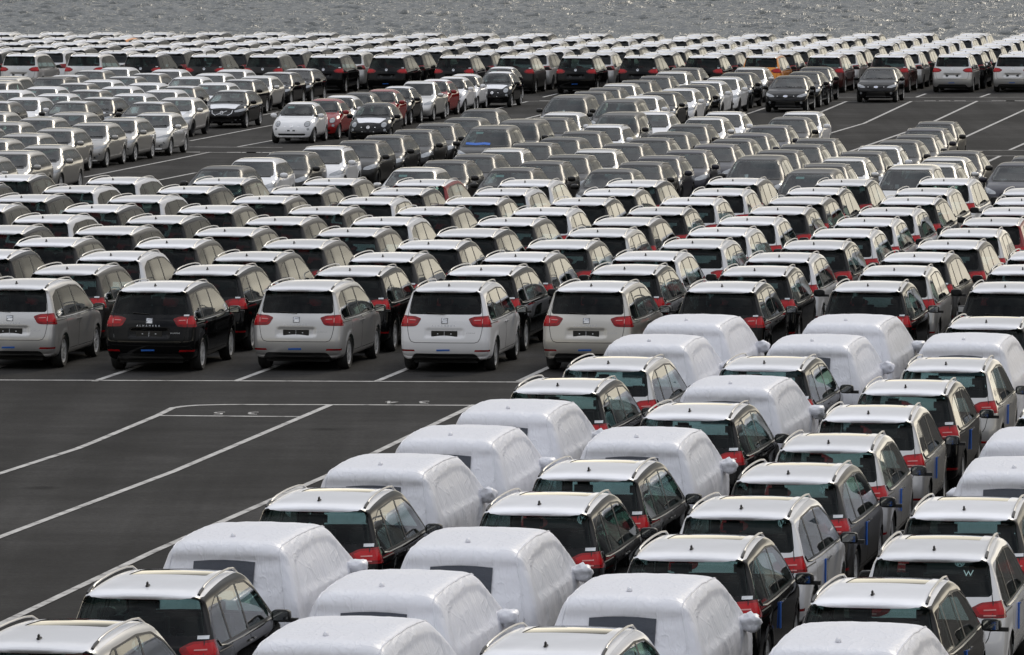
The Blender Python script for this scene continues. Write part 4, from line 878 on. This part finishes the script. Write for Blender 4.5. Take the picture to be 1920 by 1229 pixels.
FRONT = [(-14.71,209.69,'A','a','L'),(-15.4,205.3,'A','a','L'),(-16.1,200.91,'A','a','L'),(-12.74,238.15,'A','s','L'),(-13.68,233.08,'A','a','L')
,(-14.41,228.51,'A','a','L'),(-15.27,223.56,'A','a','L'),(-16.09,219.09,'A','a','L'),(-16.77,214.36,'A','a','L'),(-15.79,238.47,'A','a','L')
,(-16.59,233.58,'A','a','L'),(-17.43,228.99,'A','a','L'),(-18.12,224.48,'A','a','L'),(-18.69,238.88,'A','a','L'),(-16.57,250.89,'V','g','B')
,(-18.65,255.24,'V','w','B'),(-15.83,255.36,'V','k','B'),(-13.63,250.14,'V','g','B'),(-17.83,259.7,'V','w','B'),(-14.86,259.79,'V','w','B')
,(-19.96,263.85,'V','w','B'),(-16.85,264.13,'V','g','B'),(-13.86,264.22,'V','w','B'),(-18.87,268.26,'V','w','B'),(-15.87,268.56,'V','w','B')
,(-17.89,272.69,'V','g','B'),(-15.04,273.02,'V','w','B'),(-17.16,277.17,'V','w','B'),(-16.43,281.64,'V','g','B'),(-18.98,283.47,'V','g','B')
,(-15.65,286.1,'V','g','B'),(-18.33,290.53,'V','g','B'),(-17.53,295.06,'V','w','B'),(-19.27,278.99,'O','g','B'),(-20.87,274.63,'M','b','B')
,(-20.91,269.48,'M','b','B'),(-19.46,250.78,'V','g','B'),(-20.85,259.41,'V','g','B'),(-11.06,263.85,'V','k','B'),(-12.78,255.14,'V','s','B')
,(-13.37,268.73,'V','g','B'),(-12.19,273.13,'V','w','B'),(-11.32,277.58,'V','k','B'),(-10.81,282.45,'V','s','B'),(-10.09,287.63,'V','k','B')
,(-9.34,292.7,'V','k','B'),(-13.65,281.3,'V','w','B'),(-12.91,286.14,'V','w','B'),(-12.24,291.76,'V','w','B'),(-15.08,291.92,'V','w','B')
,(-7.91,248.76,'F','w','F'),(-7.08,252.38,'F','r','F'),(-6.62,256.07,'F','w','F'),(-5.98,259.73,'F','g','F'),(-5.06,248.0,'F','k','F')
,(-5.15,263.35,'F','r','F'),(-4.59,267.02,'F','k','F'),(-3.73,271.04,'P','s','F'),(-3.2,276.15,'F','r','F'),(-2.53,279.8,'F','w','F')
,(-2.04,283.49,'F','w','F'),(-0.57,287.0,'F','k','F'),(-0.48,293.96,'F','k','F'),(-8.42,193.77,'O','g','C'),(-7.66,199.3,'O','w','C')
,(-6.83,203.82,'O','g','C'),(-5.85,208.13,'O','w','C'),(-4.86,212.44,'O','g','C'),(-4.13,216.79,'O','g','C'),(-3.27,221.52,'O','g','C')
,(-2.58,227.06,'O','g','C'),(-1.69,232.29,'O','g','C'),(-2.79,192.74,'O','s','C'),(-1.95,197.66,'O','g','C'),(-1.1,240.92,'O','g','C')
,(-1.12,202.0,'O','g','C'),(0.01,192.6,'O','g','C'),(0.9,197.14,'O','g','C'),(-0.27,206.33,'O','s','C'),(0.64,210.65,'O','g','C')
,(1.57,214.97,'O','g','C'),(2.31,220.09,'O','g','C'),(3.13,226.02,'O','w','C'),(-0.68,221.29,'M','g','C'),(0.29,226.92,'M','g','C')
,(1.33,232.39,'O','g','C'),(1.79,237.66,'O','w','C'),(2.21,252.11,'M','g','C'),(4.04,247.57,'M','g','C'),(3.06,260.62,'O','g','C')
,(3.69,265.06,'O','g','C'),(4.36,270.26,'O','s','C'),(5.13,274.6,'O','g','C'),(3.8,233.75,'M','g','C'),(1.7,201.48,'O','g','C')
,(2.6,205.8,'O','s','C'),(3.51,210.12,'O','g','C'),(2.89,191.86,'O','g','C'),(5.0,238.18,'O','w','C'),(4.96,255.99,'K','w','C')
,(5.76,260.44,'K','k','C'),(6.61,264.89,'K','w','C'),(7.32,269.35,'K','k','C'),(7.99,274.5,'K','w','C'),(8.85,279.7,'K','w','C')
,(9.64,285.84,'K','k','C'),(10.49,292.99,'O','s','C'),(6.04,280.48,'O','g','C'),(6.9,287.12,'O','s','C'),(7.61,292.2,'O','g','C')
,(7.59,238.18,'O','w','C'),(6.77,233.08,'O','s','C'),(6.01,226.31,'O','g','C'),(5.18,219.29,'O','g','C'),(4.45,214.44,'O','g','C')
,(8.7,225.37,'O','n','C'),(7.76,218.41,'O','n','C'),(7.06,213.83,'O','g','C'),(6.36,209.48,'O','n','C'),(5.37,205.17,'O','n','C')
,(4.43,200.85,'O','n','C'),(3.81,196.48,'O','g','C'),(7.35,197.69,'M','g','C'),(10.36,238.18,'O','w','C'),(9.69,232.89,'O','g','C')
,(9.77,214.12,'O','g','C'),(9.07,209.37,'O','g','C'),(8.19,205.05,'O','g','C'),(9.97,199.7,'O','s','C'),(9.18,195.36,'O','g','C')
,(8.51,188.63,'M','g','C'),(10.7,204.04,'O','g','C'),(11.48,208.39,'O','w','C'),(12.35,212.72,'O','g','C'),(14.55,228.68,'O','g','C')
,(13.83,222.88,'O','n','C'),(13.15,217.05,'O','g','C'),(13.71,204.35,'O','g','C'),(12.99,200.0,'O','s','C'),(12.4,195.62,'O','s','C')
,(11.46,191.16,'M','s','C'),(14.93,196.24,'O','n','C'),(15.7,200.59,'O','g','C'),(11.76,281.28,'K','k','K'),(12.61,287.19,'K','k','K')
,(13.38,294.15,'K','k','K'),(16.23,293.36,'K','k','K')]
LINES = {'cross':[[(-10.76,131.51),(-4.84,131.23),(4.61,130.68)],[(-6.35,124.59),(-6.17,124.96),(-5.93,125.21),(-5.38,125.37),(-3.62,125.34)
,(2.41,125.02)],[(-6.5,122.8),(-3.87,122.56)],[(-11.82,244.11),(-8.39,243.64)],[(-11.59,239.43),(-7.64,238.75)],[(0.59,293.07)
,(1.88,293.42)],[(14.56,298.32),(24.58,298.32)],[(14.07,293.07),(24.18,293.42)],[(16.5,241.05),(19.87,241.05)],[(16.36,236.26)
,(19.5,236.49)]],'lane':[[(-6.35,124.59),(-6.55,122.8),(-7.37,117.01),(-7.57,115.7),(-8.55,110.85),(-8.93,109.0)],[(-3.42,125.28),(-5.67,111.24)
,(-7.73,100.19),(-8.06,98.28)],[(-0.7,125.28),(-0.94,123.78),(-3.06,110.55),(-5.28,98.12),(-6.83,88.45),(-7.11,86.71)],[(-14.1,219.63),(-11.92,232.74)
,(-10.85,239.43)],[(-11.64,216.96),(-10.57,222.97)],[(-12.06,249.48),(-9.49,265.38)],[(-10.04,244.11),(-8.93,250.23)],[(-10.38,275.93)
,(-9.81,279.94)],[(-0.79,282.8),(0.68,292.73)],[(0.54,272.02),(1.33,277.46)],[(1.38,298.32),(2.06,303.02)],[(9.82,277.77)
,(10.82,284.73)],[(12.95,279.63),(14.72,293.07)],[(12.22,256.65),(14.11,267.08),(17.56,293.07)],[(17.07,269.38),(20.49,293.42)],[(17.15,252.76)
,(21.88,283.44)],[(12.07,239.43),(15.29,258.25)],[(16.46,231.02),(17.32,236.26)],[(18.02,241.28),(19.15,247.99)],[(-11.02,131.09)
,(-10.34,135.28)],[(-8.24,131.09),(-7.55,135.28)],[(-5.46,131.09),(-4.77,135.28)],[(-2.67,131.09),(-1.98,135.28)],[(0.13,131.09)
,(0.82,135.28)],[(2.91,131.09),(3.61,135.28)],[(5.7,131.09),(6.4,135.28)],[(18.09,298.32),(18.81,303.02)],[(20.95,298.32)
,(21.72,303.02)],[(23.77,298.32),(24.58,303.02)]]}
DIGITS = [('5',(-5.44,123.29)),('3',(-4.81,123.29)),('4',(-2.28,125.85)),('3',(-1.67,125.85))]
DASH = [(-11.46,239.34),(-9.99,239.11),(-9.43,239.07),(-9.28,239.07),(-8.7,238.98),(18.4,293.42),(19.04,293.42),(19.72,293.42),(21.36,293.42),(21.88,293.42)
,(21.99,293.42),(22.49,293.42),(1.46,293.42)]
# ------------------------------------------------------------------ ground, markings, water
def sheet(name, x0, x1, y0, y1, z, material, nx=1, ny=1):
    V = [(x0 + (x1 - x0) * i / nx, y0 + (y1 - y0) * j / ny, z) for j in range(ny + 1) for i in range(nx + 1)]
    Fc = [(j * (nx + 1) + i, j * (nx + 1) + i + 1, (j + 1) * (nx + 1) + i + 1, (j + 1) * (nx + 1) + i) for j in range(ny) for i in range(nx)]
    return mk(name, V, Fc, material, smooth=False)
ground = new('asphalt_ground', sheet('asphalt_ground', -400, 400, -60, 353.0, 0.0, 'asphalt')); ground['kind'] = 'structure'
bm = bmesh.new(); bbox(bm, (0, 353.6, -2.9), (800, 1.2, 6.3), .04); quay = new('quay_wall', from_bm('quay_wall', bm, 'concrete')); quay['kind'] = 'structure'
water = new('water', sheet('water', -3500, 3500, 353, 12000, -3.4, 'water')); water['kind'] = 'structure'
# wind waves on the stretch of water in view
rng = np.random.default_rng(5)
gx, gy = np.meshgrid(np.arange(-59, 59.01, .16), np.arange(518, 706, .36)); hz_ = np.zeros(gx.shape)
for i in range(110):
    lam = .75 * (6.5 ** rng.random()); th = rng.normal(.12, .60); k = 2 * math.pi / lam
    hz_ += .0098 * lam ** .8 * np.sin(k * (math.sin(th) * gx + math.cos(th) * gy) + rng.random() * 6.28)
ny_, nx_ = gx.shape; ii = (np.arange(ny_ - 1)[:, None] * nx_ + np.arange(nx_ - 1)).ravel()
q = np.stack([ii, ii + 1, ii + nx_ + 1, ii + nx_], 1).astype(np.int32)
wm = bpy.data.meshes.new('water'); wm.vertices.add(gx.size); wm.vertices.foreach_set('co', np.stack([gx.ravel(), gy.ravel(), hz_.ravel() - 3.0], 1).astype(np.float32).ravel())
wm.loops.add(q.size); wm.loops.foreach_set('vertex_index', q.ravel()); wm.polygons.add(len(q)); wm.polygons.foreach_set('loop_start', np.arange(0, q.size, 4, dtype=np.int32)); wm.update(calc_edges=True)
wm.shade_smooth(); wm.materials.append(M['water']); waves = new('water', wm); waves['kind'] = 'structure'

def ribbon(pts, wd, z=.006):
    """painted line of real width along a polyline on the ground"""
    P = [Vector((*p, 0)) for p in pts]; V = []; Fc = []
    for i, p in enumerate(P):
        d = (P[min(i + 1, len(P) - 1)] - P[max(i - 1, 0)]).normalized(); n = Vector((-d.y, d.x, 0)) * wd / 2
        V += [p - n + Vector((0, 0, z)), p + n + Vector((0, 0, z))]
    for i in range(len(P) - 1): Fc.append((2 * i, 2 * i + 2, 2 * i + 3, 2 * i + 1))
    return mk('painted_line', V, Fc, 'line_paint', smooth=False)
for k, wd, z in (('cross', .17, .005), ('lane', .13, .009)):
    for ln in LINES[k]: new('painted_line', ribbon(ln, wd, z), ground)
for x, y in DASH: new('painted_dash', ribbon([(x - .25, y), (x + .25, y)], .45, .013), ground)
for ch, (x, y) in DIGITS:                                # bay numbers read from the far side
    me = text_mesh('painted_number', ch, 1.0, 'line_paint', lambda a, b_, o: Vector((-a * .54, -b_ * .85, .013)))
    new('painted_number', me, ground, (x, y, 0))

# ------------------------------------------------------------------ the cars
LANE = math.pi / 2 - R(9.4)
def ordinal(n): return ['first', 'second', 'third', 'fourth', 'fifth', 'sixth', 'seventh', 'eighth', 'ninth', 'tenth', 'eleventh', 'twelfth', 'thirteenth', 'fourteenth', 'fifteenth', 'sixteenth', 'seventeenth', 'eighteenth', 'nineteenth', 'twentieth', 'twenty-first', 'twenty-second', 'twenty-third', 'twenty-fourth'][n]
seat0, vw0 = mpv_proto(False, 0), mpv_proto(True, 0)
seat1, vw1 = mpv_proto(False, 1), mpv_proto(True, 1)
far2 = mpv_proto(True, 2)
wraps = [wrap_proto(s) for s in (1, 2, 3)]
jit = lambda a=1.0: R(random.uniform(-a, a))

# nearest block: people carriers, some under white wrapping
lanes = ['leftmost', 'second', 'third', 'rightmost']; cnt = {}
for x, y, kind, c, lane in NEAR:
    i = cnt[lane] = cnt.get(lane, -1) + 1
    where = '%s from the front in the %s lane of the nearest block' % (ordinal(i), lanes[lane])
    if kind == 'C':
        instance(wraps[(i + lane) % 3], 'wrapped_car', (x, y, 0), LANE + jit(), 's', 'white wrapped car, ' + where, 'car', 'wrapped cars in the nearest block')
    else:
        sk = set()
        if c in 'sw': sk.add('label')
        if (lane, i) != (3, 2): sk.add('sticker')
        if lane < 2: sk.add('guard')
        instance(vw0, 'people_carrier', (x, y, 0), LANE + jit(), c, CNAME[c] + ' people carrier, ' + where, 'car', 'people carriers in the nearest block', sk)
# middle block
for r in range(10):
    row = sorted([p for p in MID if p[3] == r])
    for i, (x, y, c, _) in enumerate(row):
        where = '%s from left in %s row of the middle block' % (ordinal(i), ordinal(r))
        sk = {'guard', 'sticker'}
        if c in 'swb': sk.add('label')
        if r == 0: pr = seat0
        elif r < 3: pr = seat0; sk |= {'rear', 'tape', 'wheel_l', 'mirror_l', 'trim_l', 'fine'}
        else: pr = seat1; sk |= {'wheel_l', 'mirror_l', 'trim_l', 'tape', 'rim', 'antenna_'}
        if r == 0 and i == 2: sk.add('antenna')
        if r in (4, 7) and i % 3 == 1 or r in (3, 5) and i == 5: sk.add('antenna')
        instance(pr, 'people_carrier', (x, y, 0), LANE + jit(), c, '%s people carrier, %s' % (CNAME[c], where), 'car', 'people carriers in the middle block', sk)
# far block by the water
for r in range(9):
    row = sorted([p for p in FAR if p[3] == r])
    for i, (x, y, c, _) in enumerate(row):
        where = '%s from left in %s row by the water' % (ordinal(i), ordinal(r))
        if r == 0: pr = vw1; sk = {'mirror_l', 'trim_l', 'seat'}
        else: pr = far2; sk = {'offside', 'tape', 'plate', 'rim', 'wheel_l', 'mirror_l', 'label'}
        if r > 1: sk |= {'emblem', 'mirror', 'wheel_r'}
        if r == 0 and c not in 'sk': sk.add('tape')
        instance(pr, 'people_carrier', (x, y, 0), LANE + jit(), c, '%s people carrier seen from behind, %s' % (CNAME[c], where), 'car', 'people carriers by the water', sk)
# cars that face the camera
protos = {k: car_proto(k) for k in CARS}
BLOCK = dict(L='left grey block', B='left back block', F='small car group', C='central block', K='right back group')
KNAME = dict(A='hatchback', V='hatchback', F='small_car', P='pickup_truck', O='compact_car', M='minivan', K='hatchback')
KWORD = dict(A='hatchback', V='sporty hatchback', F='small round car', P='pickup truck', O='compact car', M='minivan', K='hatchback')
fw = Vector((math.sin(R(9.4)), math.cos(R(9.4))))
for blk in 'LBFCK':
    cars = sorted([p for p in FRONT if p[4] == blk], key=lambda p: p[0] * fw.y - p[1] * fw.x)
    lane, last, ln = -1, -99, {}
    for p in cars:
        t = p[0] * fw.y - p[1] * fw.x
        if t - last > 1.35: lane += 1
        last = t; ln.setdefault(lane, []).append(p)
    for li, ps_ in ln.items():
        for i, (x, y, k, c, _) in enumerate(sorted(ps_, key=lambda p: p[1])):
            sk = set(); film = ()
            if k == 'V': film = ('roof', 'bonnet')
            elif k == 'F' and c == 'k': film = ('bonnet',) if blk == 'F' and y < 262 else ('roof', 'bonnet')
            elif k == 'F' and c == 'r' and y > 270: film = ('roof', 'bonnet')
            if k != 'F' and not (k == 'V' and c == 'k') and blk != 'K': sk |= {'front'} if k in 'MP' else set()
            if blk == 'C' or (blk == 'B' and c != 'k'): sk |= {'fog_l', 'fog_r', 'lamp_l', 'lamp_r', 'seat', 'wheel_r', 'rim', 'front', 'dashboard'}
            if random.random() < .6: sk.add('sticker')
            if k == 'O' and random.random() < .25: sk.add('rail')
            blue = k == 'M' and abs(x + .68) < .3 and abs(y - 221.3) < .5
            if not blue: sk.add('sheet')
            lab = '%s %s facing camera, %s back in %s lane of %s' % (CNAME[c], KWORD[k], ordinal(i), ordinal(li), BLOCK[blk])
            if blue: lab = 'dark grey minivan facing camera with a blue sheet on its windscreen'; sk.discard('sticker')
            instance(protos[k], KNAME[k], (x, y, 0), LANE + math.pi + jit(), c, lab, 'pickup' if k == 'P' else 'car', 'cars facing the camera in the ' + BLOCK[blk], sk, film)
